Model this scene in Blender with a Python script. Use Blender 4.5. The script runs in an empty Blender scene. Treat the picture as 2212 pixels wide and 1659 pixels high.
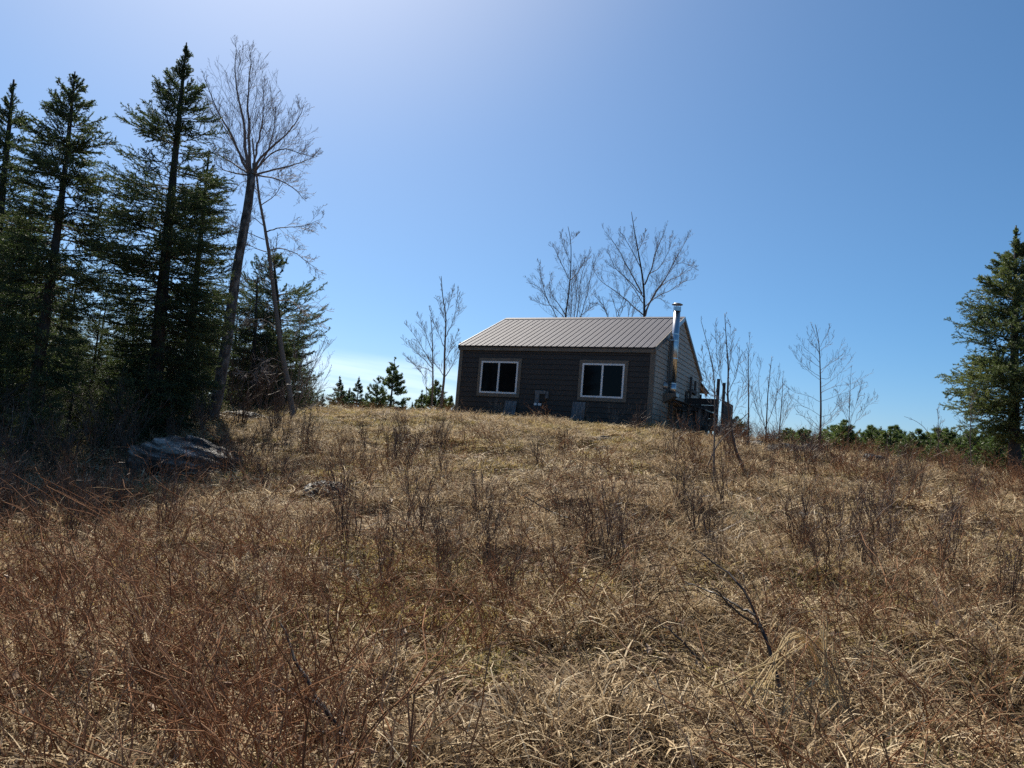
import bpy, math, random
import numpy as np
from mathutils import Matrix, Vector

R = math.radians
SC = bpy.context.scene
COL = SC.collection
rng = np.random.default_rng(7)

# ------------------------------------------------------------------ camera
PITCH, ROLL, EYE = R(5.25), R(4.67), 1.6
F_PX = 1629.2                      # focal length for a 2212 px wide picture
cp, sp, cr, sr = math.cos(PITCH), math.sin(PITCH), math.cos(ROLL), math.sin(ROLL)
r0 = Vector((1, 0, 0)); u0 = Vector((0, -sp, cp)); fw = Vector((0, cp, sp))
right = r0 * cr + u0 * sr
up = u0 * cr - r0 * sr
cam = bpy.data.cameras.new('camera')
camo = bpy.data.objects.new('camera', cam)
COL.objects.link(camo)
cam.sensor_width = 36
cam.lens = F_PX / 2212 * 36
cam.clip_start = 0.1
cam.clip_end = 20000
M = Matrix.Identity(4)
for i in range(3):
    M[i][0], M[i][1], M[i][2] = right[i], up[i], -fw[i]
M[2][3] = EYE
camo.matrix_world = M
SC.camera = camo

# ------------------------------------------------------------------ sky, sun, exposure
SUN_AZ, SUN_EL = R(-24), R(50)
SATA, SATB, SATV, SATG, SATH = 0.84, 1.0, 1.15, 0.28, 0.10
w = bpy.data.worlds.new('World'); SC.world = w; w.use_nodes = True
nt = w.node_tree; nt.nodes.clear()
def N(nt, t, **kw):
    n = nt.nodes.new(t)
    for k, v in kw.items(): setattr(n, k, v)
    return n
out = N(nt, 'ShaderNodeOutputWorld')
sky = N(nt, 'ShaderNodeTexSky', sky_type='NISHITA', sun_disc=False)
sky.sun_elevation = SUN_EL; sky.sun_rotation = SUN_AZ
sky.altitude = 200; sky.air_density = 0.8; sky.dust_density = 1.15; sky.ozone_density = 6.0
bg = N(nt, 'ShaderNodeBackground'); bg.inputs[1].default_value = 0.070
# a low bank of thin streaky cloud above the horizon on the left
tc = N(nt, 'ShaderNodeTexCoord')
sx = N(nt, 'ShaderNodeSeparateXYZ'); nt.links.new(tc.outputs['Generated'], sx.inputs[0])
def mth(op, a, b=None, c=None, clamp=False):
    n = N(nt, 'ShaderNodeMath', operation=op); n.use_clamp = clamp
    for i, v in enumerate((a, b, c)):
        if v is None: continue
        if isinstance(v, (int, float)): n.inputs[i].default_value = v
        else: nt.links.new(v, n.inputs[i])
    return n.outputs[0]
def mrange(v, a, b):
    n = N(nt, 'ShaderNodeMapRange', interpolation_type='SMOOTHSTEP')
    nt.links.new(v, n.inputs[0]); n.inputs[1].default_value = a; n.inputs[2].default_value = b
    return n.outputs[0]
az = mth('ARCTAN2', sx.outputs[0], sx.outputs[1])
el = mth('ARCSINE', sx.outputs[2])
cb = N(nt, 'ShaderNodeCombineXYZ'); nt.links.new(mth('MULTIPLY', az, 5.0), cb.inputs[0]); nt.links.new(mth('MULTIPLY', mth('ADD', el, mth('MULTIPLY', az, 0.06)), 70.0), cb.inputs[1])
nz = N(nt, 'ShaderNodeTexNoise'); nz.inputs['Scale'].default_value = 1.0; nz.inputs['Detail'].default_value = 5
nt.links.new(cb.outputs[0], nz.inputs['Vector'])
el2 = mth('ADD', el, mth('MULTIPLY', mth('ADD', az, 0.16), 0.03))
band = mth('MULTIPLY', mrange(el2, 0.045, 0.075), mrange(el2, 0.118, 0.095))
azm = mth('MULTIPLY', mrange(az, -0.6, -0.35), mrange(az, 0.02, -0.10))
mask = mth('MULTIPLY', mth('MULTIPLY', band, azm), mrange(nz.outputs[0], 0.22, 0.62))
# deep clear spring blue away from the sun, whiter glow close to it
sd_ = (math.sin(SUN_AZ) * math.cos(SUN_EL), math.cos(SUN_AZ) * math.cos(SUN_EL), math.sin(SUN_EL))
dt = N(nt, 'ShaderNodeVectorMath', operation='DOT_PRODUCT'); nt.links.new(tc.outputs['Generated'], dt.inputs[0]); dt.inputs[1].default_value = sd_
ga = mrange(dt.outputs['Value'], SATA, SATB)
hs = N(nt, 'ShaderNodeHueSaturation'); nt.links.new(sky.outputs[0], hs.inputs['Color'])
nt.links.new(mth('ADD', mth('SUBTRACT', SATV, mth('MULTIPLY', ga, SATG)), mth('MULTIPLY', mrange(el, 0.35, 0.0), SATH)), hs.inputs['Saturation']); hs.inputs['Hue'].default_value = 0.491
nt.links.new(hs.outputs[0], bg.inputs[0])
bg2 = N(nt, 'ShaderNodeBackground'); bg2.inputs[0].default_value = (0.86, 0.93, 1.0, 1); bg2.inputs[1].default_value = 0.9
mx = N(nt, 'ShaderNodeMixShader')
nt.links.new(mth('MULTIPLY', mask, 0.30), mx.inputs[0])
nt.links.new(bg.outputs[0], mx.inputs[1]); nt.links.new(bg2.outputs[0], mx.inputs[2])
nt.links.new(mx.outputs[0], out.inputs[0])

sl = bpy.data.lights.new('sun', 'SUN'); sl.energy = 5.0; sl.angle = R(0.53); sl.color = (1.0, 0.92, 0.80)
so = bpy.data.objects.new('sun', sl); COL.objects.link(so)
sd = Vector((math.sin(SUN_AZ) * math.cos(SUN_EL), math.cos(SUN_AZ) * math.cos(SUN_EL), math.sin(SUN_EL)))
so.rotation_euler = sd.to_track_quat('Z', 'Y').to_euler()
so.location = sd * 60
SC.view_settings.view_transform = 'Standard'; SC.view_settings.look = 'None'
SC.view_settings.gamma = 1.0; SC.view_settings.exposure = 0.85
SC.render.engine = 'CYCLES'
SC.cycles.max_bounces = 6; SC.cycles.transparent_max_bounces = 8
SC.cycles.use_adaptive_sampling = True
SC.cycles.use_denoising = False
SC.cycles.sample_clamp_direct = 6; SC.cycles.sample_clamp_indirect = 3

# ------------------------------------------------------------------ helpers
def at(px, py, y):
    """point whose picture position is (px,py) at ground distance y in front of the camera"""
    a, b = px - 1106, py - 829.5
    u = (cr * a + sr * b) / F_PX; v = (-sr * a + cr * b) / F_PX
    d = np.array([u, cp + v * sp, sp - v * cp]); t = y / d[1]
    return np.array([0, 0, EYE]) + d * t

def hashn(ix, iy, s):
    h = np.sin(ix * 127.1 + iy * 311.7 + s * 74.7) * 43758.5453
    return h - np.floor(h)
def vnoise(x, y, s=0):
    x = np.asarray(x, float); y = np.asarray(y, float)
    ix, iy = np.floor(x), np.floor(y); fx, fy = x - ix, y - iy
    fx = fx * fx * (3 - 2 * fx); fy = fy * fy * (3 - 2 * fy)
    a = hashn(ix, iy, s); b = hashn(ix + 1, iy, s); c = hashn(ix, iy + 1, s); d = hashn(ix + 1, iy + 1, s)
    return (a * (1 - fx) + b * fx) * (1 - fy) + (c * (1 - fx) + d * fx) * fy
def fbm(x, y, s=0, o=3):
    t, a, n = 0, 0.5, 0
    for k in range(o):
        t = t + a * vnoise(x * 2 ** k, y * 2 ** k, s + k); n += a; a *= .5
    return t / n

def nrm(v):
    return v / np.maximum(np.linalg.norm(v, axis=-1, keepdims=True), 1e-9)

class MB:
    """collects verts and faces and links them as one mesh object"""
    def __init__(s): s.V = []; s.F = []; s.T = []; s.n = 0
    def add(s, v, f, tint=0.5):
        v = np.asarray(v, float).reshape(-1, 3); f = np.asarray(f, int)
        s.V.append(v); s.F.append(f + s.n)
        s.T.append(np.broadcast_to(np.asarray(tint, float), (len(v),)).copy()); s.n += len(v)
    def hexa(s, p, tint=0.5):   # p: 4 bottom points then 4 top points
        s.add(p, [[0, 3, 2, 1], [4, 5, 6, 7], [0, 1, 5, 4], [1, 2, 6, 5], [2, 3, 7, 6], [3, 0, 4, 7]], tint)
    def box(s, x0, x1, y0, y1, z0, z1, tint=0.5):
        s.hexa([(x0, y0, z0), (x1, y0, z0), (x1, y1, z0), (x0, y1, z0), (x0, y0, z1), (x1, y0, z1), (x1, y1, z1), (x0, y1, z1)], tint)
    def prism(s, poly, axis, a, b, tint=0.5):
        """polygon of 2-D points extruded along an axis from a to b"""
        n = len(poly); pts = []
        for t in (a, b):
            for p in poly:
                q = list(p); q.insert(axis, t); pts.append(q)
        f4 = [[i, (i + 1) % n, n + (i + 1) % n, n + i] for i in range(n)]
        s.add(pts, f4, tint)
        base = s.n - 2 * n
        tri = [[0, i + 1, i] for i in range(1, n - 1)] + [[n, n + i, n + i + 1] for i in range(1, n - 1)]
        s.F.append(np.array(tri) + base)
    def tube(s, P, rad, k=8, tint=0.5, cap=True, bump=0.0, seed=0):
        P = np.asarray(P, float); n = len(P)
        rad = np.broadcast_to(np.asarray(rad, float), (n,))
        T = nrm(np.gradient(P, axis=0))
        ref = np.array([1., 0, 0]) if abs(T[0][0]) < .8 else np.array([0, 1., 0])
        A = nrm(np.cross(T, ref)); B = np.cross(T, A)
        th = np.arange(k) * 2 * np.pi / k
        rr = rad[:, None] * np.ones(k)
        if bump:
            g = np.random.default_rng(seed); rr = rr * (1 + bump * g.normal(size=(n, k)))
        V = P[:, None] + rr[..., None] * (np.cos(th)[None, :, None] * A[:, None] + np.sin(th)[None, :, None] * B[:, None])
        i, j = np.meshgrid(np.arange(n - 1), np.arange(k), indexing='ij')
        f = np.stack([i * k + j, i * k + (j + 1) % k, (i + 1) * k + (j + 1) % k, (i + 1) * k + j], -1).reshape(-1, 4)
        s.add(V.reshape(-1, 3), f, tint)
        if cap:
            b = s.n - n * k
            s.F.append(np.array([[b, b + q + 1, b + q] for q in range(1, k - 1)] + [[b + (n - 1) * k, b + (n - 1) * k + q, b + (n - 1) * k + q + 1] for q in range(1, k - 1)]))
    def sticks(s, p0, p1, ra, rb, k=3, tint=0.5):
        p0 = np.asarray(p0, float); p1 = np.asarray(p1, float); n = len(p0)
        if n == 0: return
        ra = np.broadcast_to(np.asarray(ra, float), (n,)); rb = np.broadcast_to(np.asarray(rb, float), (n,))
        T = nrm(p1 - p0); ref = np.where(np.abs(T[:, 2:3]) < .9, [[0, 0, 1.]], [[1., 0, 0]])
        A = nrm(np.cross(T, ref)); B = np.cross(T, A)
        th = np.arange(k) * 2 * np.pi / k
        ring = np.cos(th)[None, :, None] * A[:, None] + np.sin(th)[None, :, None] * B[:, None]
        V = np.concatenate([p0[:, None] + ring * ra[:, None, None], p1[:, None] + ring * rb[:, None, None]], 1)
        o = np.arange(n)[:, None, None] * 2 * k
        j = np.arange(k); q = np.stack([j, (j + 1) % k, k + (j + 1) % k, k + j], -1)[None]
        tn = np.repeat(np.broadcast_to(np.asarray(tint, float), (n,)), 2 * k)
        s.add(V.reshape(-1, 3), (o + q).reshape(-1, 4), tn)
    def paths(s, P, r0, r1, k=3, tint=0.5):
        """P (B,n,3) polylines tapering from r0 to r1"""
        if len(P) == 0: return
        Bn, n, _ = P.shape
        t = np.linspace(0, 1, n)[None]
        rad = np.asarray(r0).reshape(-1, 1) * (1 - t) + np.asarray(r1).reshape(-1, 1) * t
        rad = np.broadcast_to(rad, (Bn, n))
        tn = np.repeat(np.broadcast_to(np.asarray(tint, float), (Bn,)), n - 1)
        s.sticks(P[:, :-1].reshape(-1, 3), P[:, 1:].reshape(-1, 3), rad[:, :-1].ravel(), rad[:, 1:].ravel(), k, tn)
    def mesh(s, name, mat, smooth=False, origin=None):
        m = bpy.data.meshes.new(name)
        V = np.concatenate(s.V) if s.V else np.zeros((0, 3))
        if origin is not None: V = V - np.asarray(origin)
        m.vertices.add(len(V)); m.vertices.foreach_set('co', V.astype(np.float32).ravel())
        tot = np.concatenate([np.full(len(f), f.shape[1], np.int32) for f in s.F])
        idx = np.concatenate([f.ravel() for f in s.F]).astype(np.int32)
        m.loops.add(len(idx)); m.loops.foreach_set('vertex_index', idx)
        m.polygons.add(len(tot)); st = np.concatenate([[0], np.cumsum(tot)[:-1]]).astype(np.int32)
        m.polygons.foreach_set('loop_start', st); m.polygons.foreach_set('loop_total', tot)
        m.polygons.foreach_set('use_smooth', np.full(len(tot), bool(smooth)))
        at_ = m.attributes.new('tint', 'FLOAT', 'POINT'); at_.data.foreach_set('value', np.concatenate(s.T).astype(np.float32))
        m.update(calc_edges=True)
        if mat: m.materials.append(mat)
        return m
    def build(s, name, mat, parent=None, smooth=False, origin=None, label=None):
        o = bpy.data.objects.new(name, s.mesh(name, mat, smooth, origin)); COL.objects.link(o)
        if parent is not None: o.parent = parent
        elif origin is not None: o.location = origin
        if label: o['label'] = label
        return o

def tag(o, label=None, cat=None, group=None, kind=None):
    if label: o['label'] = label
    if cat: o['category'] = cat
    if group: o['group'] = group
    if kind: o['kind'] = kind
    return o
def thing(name, label, cat, loc, rz=0, group=None):
    o = bpy.data.objects.new(name, None); COL.objects.link(o); o.empty_display_size = .2
    o.location = loc; o.rotation_euler = (0, 0, rz)
    return tag(o, label, cat, group)
def dup(root, loc, rz=0, scale=1, label=None, group=None, tilt=(0, 0)):
    r = root.copy(); COL.objects.link(r); r.location = loc; r.rotation_euler = (tilt[0], tilt[1], rz)
    r.scale = scale if hasattr(scale, '__len__') else (scale,) * 3
    if label: r['label'] = label
    if group: r['group'] = group
    for ch in list(root.children):
        c = ch.copy(); COL.objects.link(c); c.parent = r
    return r

# ------------------------------------------------------------------ materials
def mat(name, cols, rough=.8, spec=.3, scale=None, detail=6, tint=None, trans=0.0, obj_rand=0.0, metal=0.0, bump=0.0, stretch=(1, 1, 1), trans_tint=None):
    """cols: list of (pos,(r,g,b)) ramp driven by noise, by the 'tint' attribute or both"""
    m = bpy.data.materials.new(name); m.use_nodes = True
    nt = m.node_tree; nt.nodes.clear(); L = nt.links.new
    o = N(nt, 'ShaderNodeOutputMaterial')
    b = N(nt, 'ShaderNodeBsdfPrincipled'); b.inputs['Roughness'].default_value = rough
    b.inputs['Specular IOR Level'].default_value = spec; b.inputs['Metallic'].default_value = metal
    if len(cols) == 1 and not scale:
        b.inputs['Base Color'].default_value = (*cols[0][1], 1); col = None
    else:
        ramp = N(nt, 'ShaderNodeValToRGB'); e = ramp.color_ramp.elements
        e[0].position, e[0].color = cols[0][0], (*cols[0][1], 1)
        e[1].position, e[1].color = cols[-1][0], (*cols[-1][1], 1)
        for p, c in cols[1:-1]:
            q = e.new(p); q.color = (*c, 1)
        fac = None
        def addf(x, k):
            nonlocal fac
            a = N(nt, 'ShaderNodeMath', operation='MULTIPLY'); L(x, a.inputs[0]); a.inputs[1].default_value = k
            if fac is None: fac = a.outputs[0]
            else:
                s = N(nt, 'ShaderNodeMath', operation='ADD'); L(fac, s.inputs[0]); L(a.outputs[0], s.inputs[1]); fac = s.outputs[0]
        tsum = (1 if scale else 0) * 1.0
        wt = tint or 0
        if scale:
            tcn = N(nt, 'ShaderNodeTexCoord'); mp = N(nt, 'ShaderNodeMapping'); mp.inputs['Scale'].default_value = stretch
            L(tcn.outputs['Object'], mp.inputs[0])
            nn = N(nt, 'ShaderNodeTexNoise'); nn.inputs['Scale'].default_value = scale; nn.inputs['Detail'].default_value = detail
            nn.inputs['Roughness'].default_value = .62
            L(mp.outputs[0], nn.inputs['Vector']); addf(nn.outputs[0], 1 - wt - obj_rand)
            if bump:
                bp = N(nt, 'ShaderNodeBump'); bp.inputs['Strength'].default_value = bump; bp.inputs['Distance'].default_value = .02
                L(nn.outputs[0], bp.inputs['Height']); L(bp.outputs[0], b.inputs['Normal'])
        if wt:
            an = N(nt, 'ShaderNodeAttribute', attribute_name='tint'); addf(an.outputs['Fac'], wt)
        if obj_rand:
            oi = N(nt, 'ShaderNodeObjectInfo'); addf(oi.outputs['Random'], obj_rand)
        L(fac, ramp.inputs[0]); col = ramp.outputs[0]; L(col, b.inputs['Base Color'])
    if trans:
        t = N(nt, 'ShaderNodeBsdfTranslucent'); mxs = N(nt, 'ShaderNodeMixShader'); mxs.inputs[0].default_value = trans
        if col is not None:
            if trans_tint:
                mm = N(nt, 'ShaderNodeMix', data_type='RGBA', blend_type='MULTIPLY'); mm.inputs[0].default_value = 1
                L(col, mm.inputs[6]); mm.inputs[7].default_value = (*trans_tint, 1); L(mm.outputs[2], t.inputs[0])
            else: L(col, t.inputs[0])
        else: t.inputs[0].default_value = (*cols[0][1], 1)
        L(b.outputs[0], mxs.inputs[1]); L(t.outputs[0], mxs.inputs[2]); L(mxs.outputs[0], o.inputs[0])
    else: L(b.outputs[0], o.inputs[0])
    return m

MT = dict(
    soil=mat('soil', [(.3, (.015, .010, .006)), (.5, (.04, .028, .016)), (.7, (.09, .063, .035))], scale=1.3, detail=12, bump=.6),
    straw=mat('straw', [(0, (.035, .021, .012)), (.35, (.16, .105, .057)), (.65, (.46, .34, .195)), (1, (.80, .67, .46))], rough=.65, spec=.12, tint=.8, obj_rand=.2, trans=.3),
    grassy=mat('yellow_grass', [(0, (.16, .11, .04)), (.4, (.36, .275, .11)), (.75, (.46, .36, .16)), (1, (.25, .27, .07))], rough=.6, spec=.3, tint=.75, obj_rand=.25, trans=.35),
    green=mat('fresh_grass', [(0, (.13, .14, .035)), (1, (.30, .30, .09))], rough=.5, tint=.7, obj_rand=.3, trans=.35),
    blackstem=mat('black_bark', [(0, (.012, .009, .008)), (1, (.05, .036, .03))], rough=.5, spec=.3, tint=1),
    leaf=mat('dead_leaf', [(0, (.14, .075, .04)), (.5, (.28, .18, .11)), (1, (.42, .33, .25))], rough=.6, tint=1, trans=.3),
    stem=mat('bramble_stem', [(0, (.07, .032, .017)), (.4, (.23, .11, .055)), (.75, (.36, .20, .11)), (1, (.50, .38, .26))], rough=.8, spec=.06, tint=.6, obj_rand=.4),
    darkstem=mat('dark_bark', [(0, (.03, .018, .012)), (.5, (.085, .048, .032)), (1, (.16, .10, .07))], rough=.5, spec=.4, tint=1),
    redtwig=mat('red_twig', [(0, (.09, .042, .022)), (.5, (.24, .125, .065)), (1, (.38, .25, .15))], rough=.75, spec=.1, tint=1),
    blond=mat('blond_stalk', [(0, (.42, .31, .15)), (1, (.66, .52, .30))], rough=.6, spec=.15, tint=1, trans=.3),
    greytwig=mat('grey_twig', [(0, (.10, .08, .07)), (.5, (.17, .14, .12)), (1, (.30, .26, .23))], rough=.75, spec=.08, tint=1),
    birch=mat('old_birch_bark', [(.3, (.025, .02, .018)), (.5, (.09, .075, .068)), (.62, (.22, .2, .185)), (.75, (.06, .05, .045))], rough=.8, scale=9, bump=.9, stretch=(1, 1, .45)),
    twig=mat('bare_twig', [(0, (.11, .088, .08)), (.5, (.22, .18, .165)), (1, (.34, .30, .275))], rough=.7, spec=.1, tint=1),
    sbark=mat('spruce_bark', [(.3, (.022, .017, .014)), (.6, (.06, .048, .04)), (.8, (.10, .085, .075))], scale=14, bump=.8, stretch=(1, 1, .3)),
    limb=mat('conifer_limb', [(0, (.03, .023, .018)), (1, (.10, .08, .065))], rough=.8, tint=1),
    spruce=mat('spruce_needle', [(0, (.03, .042, .024)), (.5, (.075, .098, .05)), (1, (.15, .17, .09))], rough=.55, spec=.25, tint=.8, obj_rand=.2, trans=.35, trans_tint=(1, 1.15, .6)),
    fir=mat('fir_needle', [(0, (.035, .052, .028)), (.5, (.085, .11, .055)), (1, (.20, .20, .10))], rough=.55, spec=.3, tint=.7, obj_rand=.3, trans=.32, trans_tint=(1, 1.1, .5)),
    hemlock=mat('hemlock_needle', [(0, (.042, .062, .03)), (.5, (.11, .14, .06)), (1, (.23, .25, .11))], rough=.5, spec=.35, tint=1, trans=.35, trans_tint=(1, 1.1, .6)),
    pine=mat('pine_needle', [(0, (.045, .07, .025)), (.5, (.10, .14, .05)), (1, (.20, .23, .09))], rough=.45, spec=.4, tint=.75, obj_rand=.25, trans=.3, trans_tint=(1, 1.1, .6)),
    slate=mat('ledge_rock', [(.44, (.014, .012, .010)), (.5, (.045, .042, .038)), (.535, (.10, .096, .088)), (.62, (.30, .29, .27))], rough=.6, scale=2.2, bump=1.0, stretch=(.5, .5, 4.6), detail=12),
    moss=mat('moss', [(.3, (.07, .08, .015)), (.7, (.18, .17, .03))], scale=9, bump=.8),
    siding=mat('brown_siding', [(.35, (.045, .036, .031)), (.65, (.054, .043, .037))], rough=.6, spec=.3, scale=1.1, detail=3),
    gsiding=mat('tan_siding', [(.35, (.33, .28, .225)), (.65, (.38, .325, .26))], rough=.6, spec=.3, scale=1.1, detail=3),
    trim=mat('taupe_trim', [(.35, (.14, .113, .09)), (.65, (.17, .14, .112))], rough=.6, scale=3),
    rawwood=mat('raw_board_edge', [(.3, (.20, .11, .05)), (.7, (.34, .2, .09))], rough=.7, scale=6, stretch=(1, 6, 1)),
    roof=mat('brown_metal_roof', [(.3, (.046, .048, .070)), (.7, (.054, .057, .082))], rough=.6, spec=.12, scale=.8),
    roofedge=mat('dark_roof_trim', [(.3, (.03, .024, .022)), (.7, (.04, .032, .03))], rough=.4, scale=3),
    galv=mat('pale_rake_metal', [(.3, (.30, .31, .33)), (.7, (.38, .39, .41))], rough=.35, metal=.6, scale=4),
    steel=mat('stainless_steel', [(.3, (.46, .47, .49)), (.7, (.56, .57, .59))], rough=.28, metal=1.0, scale=3, stretch=(1, 1, .2)),
    dullsteel=mat('dull_steel', [(.3, (.25, .25, .25)), (.7, (.34, .34, .34))], rough=.4, metal=.8, scale=5),
    vinyl=mat('white_vinyl', [(.3, (.72, .72, .74)), (.7, (.78, .78, .80))], rough=.4, scale=4),
    glass=mat('dark_window_glass', [(.3, (.004, .005, .007)), (.7, (.007, .008, .009))], rough=.06, spec=.10, scale=1.5),
    oldwood=mat('dark_weathered_wood', [(.3, (.022, .018, .016)), (.6, (.05, .042, .038)), (.8, (.08, .07, .064))], rough=.8, scale=5, stretch=(.4, .4, 3)),
    post=mat('grey_post_wood', [(.3, (.05, .042, .04)), (.7, (.11, .095, .088))], rough=.8, scale=6, stretch=(3, 3, .4)),
    ply=mat('weathered_plywood', [(.3, (.05, .05, .055)), (.55, (.17, .17, .18)), (.8, (.34, .33, .33))], rough=.8, scale=6, stretch=(2.5, 1, .6)),
    jar=mat('white_plastic', [(0, (.8, .8, .82))], rough=.4),
    bark2=mat('stump_bark', [(.3, (.02, .016, .014)), (.7, (.07, .058, .05))], rough=.9, scale=10, bump=.8, stretch=(2, 2, .4)),
    cut=mat('cut_wood', [(.3, (.22, .16, .10)), (.7, (.36, .28, .19))], rough=.8, scale=12),
)

# ------------------------------------------------------------------ ground
ctrl = [(-7, 0, -.1), (0, 0, 0), (7, 0, .1), (-7, 4, -.02), (0, 4, .02), (7, 4, .1), (-3, 6.5, .15), (0, 8, .52), (0, 13, 1.17), (0, 18, 1.92), (4, 8, .6), (8, 9, .75),
        (9, 13, 1.25), (10, 18, 1.8), (3, 18, 1.95), (17, 15, 1.4), (4, 13, 1.2), (-14, 0, -.5), (14, 0, .2), (-16, 10, -.4)]
for p in [(0, 1150, 9.5), (200, 1150, 9.8), (400, 1075, 12.6), (45, 1000, 15), (-60, 1010, 17), (325, 945, 18), (400, 915, 21), (455, 918, 20), (634, 922, 20), (620, 890, 24), (700, 897, 28), (860, 901, 27.5),
          (1000, 904, 27), (1120, 910, 26), (1250, 923, 24.9), (1390, 936, 23.4), (1520, 950, 22.5), (1700, 977, 22.5), (1900, 1001, 22.5), (2200, 1058, 24)]:
    ctrl.append(tuple(at(*p)))
ctrl += [(5, 32, 2.65), (8.5, 33, 2.35), (-4, 35, 2.5), (0, 48, 1.7), (-22, 34, 2.2), (-14, 30, 2.2), (25, 40, 1.3), (40, 26, 1.5), (-30, 18, .3), (30, 5, .3), (-40, 0, -1), (0, -15, -.8), (20, -15, -.6), (-20, -15, -1.2),
         (-25, 55, 1.8), (10, 55, 1.2)]
CT = np.array(ctrl)
def _phi(r2): return .5 * r2 * np.log(r2 + 1e-9)
def _solve():
    P = CT[:, :2] / 10; n = len(P)
    d2 = ((P[:, None] - P[None]) ** 2).sum(-1)
    A = np.zeros((n + 3, n + 3)); A[:n, :n] = _phi(d2) + np.eye(n) * .02
    A[:n, n] = 1; A[:n, n + 1:] = P; A[n, :n] = 1; A[n + 1:, :n] = P.T
    return np.linalg.solve(A, np.concatenate([CT[:, 2], [0, 0, 0]]))
WT = _solve()
def gz(x, y):
    x = np.asarray(x, float); y = np.asarray(y, float); sh = x.shape
    X = np.stack([x.ravel(), y.ravel()], -1) / 10; P = CT[:, :2] / 10; o = np.zeros(len(X))
    for i in range(0, len(X), 20000):
        q = X[i:i + 20000]; d2 = ((q[:, None] - P[None]) ** 2).sum(-1)
        o[i:i + 20000] = _phi(d2) @ WT[:-3] + WT[-3] + q @ WT[-2:]
    xf, yf = x.ravel(), y.ravel()
    b = (fbm(xf * .9, yf * .9, 3) - .5) * .30 + (fbm(xf * 3.2, yf * 3.2, 9, 2) - .5) * .17
    rr = np.hypot(xf, yf - 15); k = np.clip((rr - 38) / 40, 0, 1); k = k * k * (3 - 2 * k)
    far = -3.5 + 3 * fbm(xf / 60, yf / 60, 5)
    return ((o + b) * (1 - k) + far * k).reshape(sh)
rads = np.concatenate([np.linspace(.0, 3, 8), 3 + (np.linspace(0, 1, 210) ** 1.6) * 57, np.geomspace(63, 6000, 40)])
ths = np.concatenate([np.linspace(-50, 50, 360), np.linspace(50, 310, 110)[1:-1]])
ths = np.radians(ths)
rg, tg = np.meshgrid(rads, ths, indexing='ij')
gx, gy = rg * np.sin(tg), rg * np.cos(tg)
gzv = gz(gx, gy)
nr, ntn = gx.shape
i, j = np.meshgrid(np.arange(nr - 1), np.arange(ntn), indexing='ij')
fq = np.stack([i * ntn + j, (i + 1) * ntn + j, (i + 1) * ntn + (j + 1) % ntn, i * ntn + (j + 1) % ntn], -1).reshape(-1, 4)
mb = MB(); mb.add(np.stack([gx, gy, gzv], -1).reshape(-1, 3), fq)
tag(mb.build('ground', MT['soil'], smooth=True), kind='structure')
def g1(x, y): return float(gz(np.array([x]), np.array([y]))[0])
def gpt(px, py, y, dz=0):
    p = at(px, py, y); return np.array([p[0], p[1], g1(p[0], p[1]) + dz])

# ------------------------------------------------------------------ cabin (local axes: x along front, y to the back, z up)
YAW = 0.4581
HW, HD, HH = 7.3, 6.9, 2.4066
cab = thing('cabin', 'small brown clapboard cabin with metal roof and two white sliding windows', 'cabin', (-1.9795, 27.629, 2.877), -YAW)
RV, RW = 4.2435, 3.5403
SLP = (RV - (HH + .18)) / RW
EY = -.109
def rf(y): return RV - SLP * (RW - y) if y <= RW else RV - (RV - 2.40) / (7.1 - RW) * (y - RW)   # top of the roof
mb = MB()
mb.prism([(.02, -.05), (HD - .02, -.05), (HD - .02, rf(HD) - .2), (RW, RV - .22), (.02, rf(0) - .2)], 0, .03, HW - .02)
mb.build('wall', MT['oldwood'], cab)
EXP = .1775
mb = MB()      # lapped front clapboards
v = 2.43; rows = []
while v > -.02:
    rows.append((max(v - EXP, -.02), v)); v -= EXP
g = np.random.default_rng(3)
for a, b in rows:
    top = min(b, 2.42)
    mb.prism([(.02, a + .009), (-.028, a + .009), (-.012, top), (.02, top)], 0, .02, HW - .02, g.random())
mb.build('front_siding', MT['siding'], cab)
mb = MB()
v = 4.1
def wlim(z):
    yl = (z + .10 - rf(0)) / SLP; yr = HD
    s2 = (RV - 2.40) / (7.1 - RW)
    yr = RW + (RV - (z + .10)) / s2
    return max(.01, yl), min(HD - .01, yr)
while v > -.02:
    a = max(v - EXP, -.02) + .011; y0, y1 = wlim(a); t0, t1 = wlim(v)
    if t1 < t0: t0 = t1 = RW
    xo, xi, xb = HW + .026, HW + .010, HW - .025
    mb.hexa([(xb, y0, a), (xo, y0, a), (xo, y1, a), (xb, y1, a), (xb, t0, v), (xi, t0, v), (xi, t1, v), (xb, t1, v)])
    v -= EXP
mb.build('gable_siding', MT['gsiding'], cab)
mb = MB()      # left gable, hidden side
mb.prism([(.01, 0), (HD - .01, 0), (HD - .01, rf(HD) - .15), (RW, RV - .15), (.01, rf(0) - .15)], 0, -.02, .01)
mb.build('side_wall', MT['gsiding'], cab)
mb = MB(); mb.box(.08, HW - .08, .08, HD - .08, -.9, -.06)
mb.build('foundation', MT['oldwood'], cab)
for name, bx in (('corner_board', (-.03, .115, -.036, .02, -.02, 2.36)), ('corner_board', (HW - .13, HW + .034, -.036, .02, -.02, 2.36)), ('corner_board', (HW - .02, HW + .036, HD - .11, HD + .03, -.02, 2.3)), ('corner_board', (HW + .001, HW + .034, .022, .05, -.02, 2.42))):
    mb = MB(); mb.box(*bx); mb.build(name, MT['trim'] if bx[2] > .0 or bx[0] < 5 else MT['trim'], cab)
mb = MB(); mb.box(-.06, HW + .04, -.085, -.045, 2.355, 2.495); mb.build('fascia', MT['trim'], cab)
mb = MB(); mb.box(-.05, HW + .03, -.083, .0, 2.425, 2.45); mb.build('soffit', MT['trim'], cab)
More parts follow.
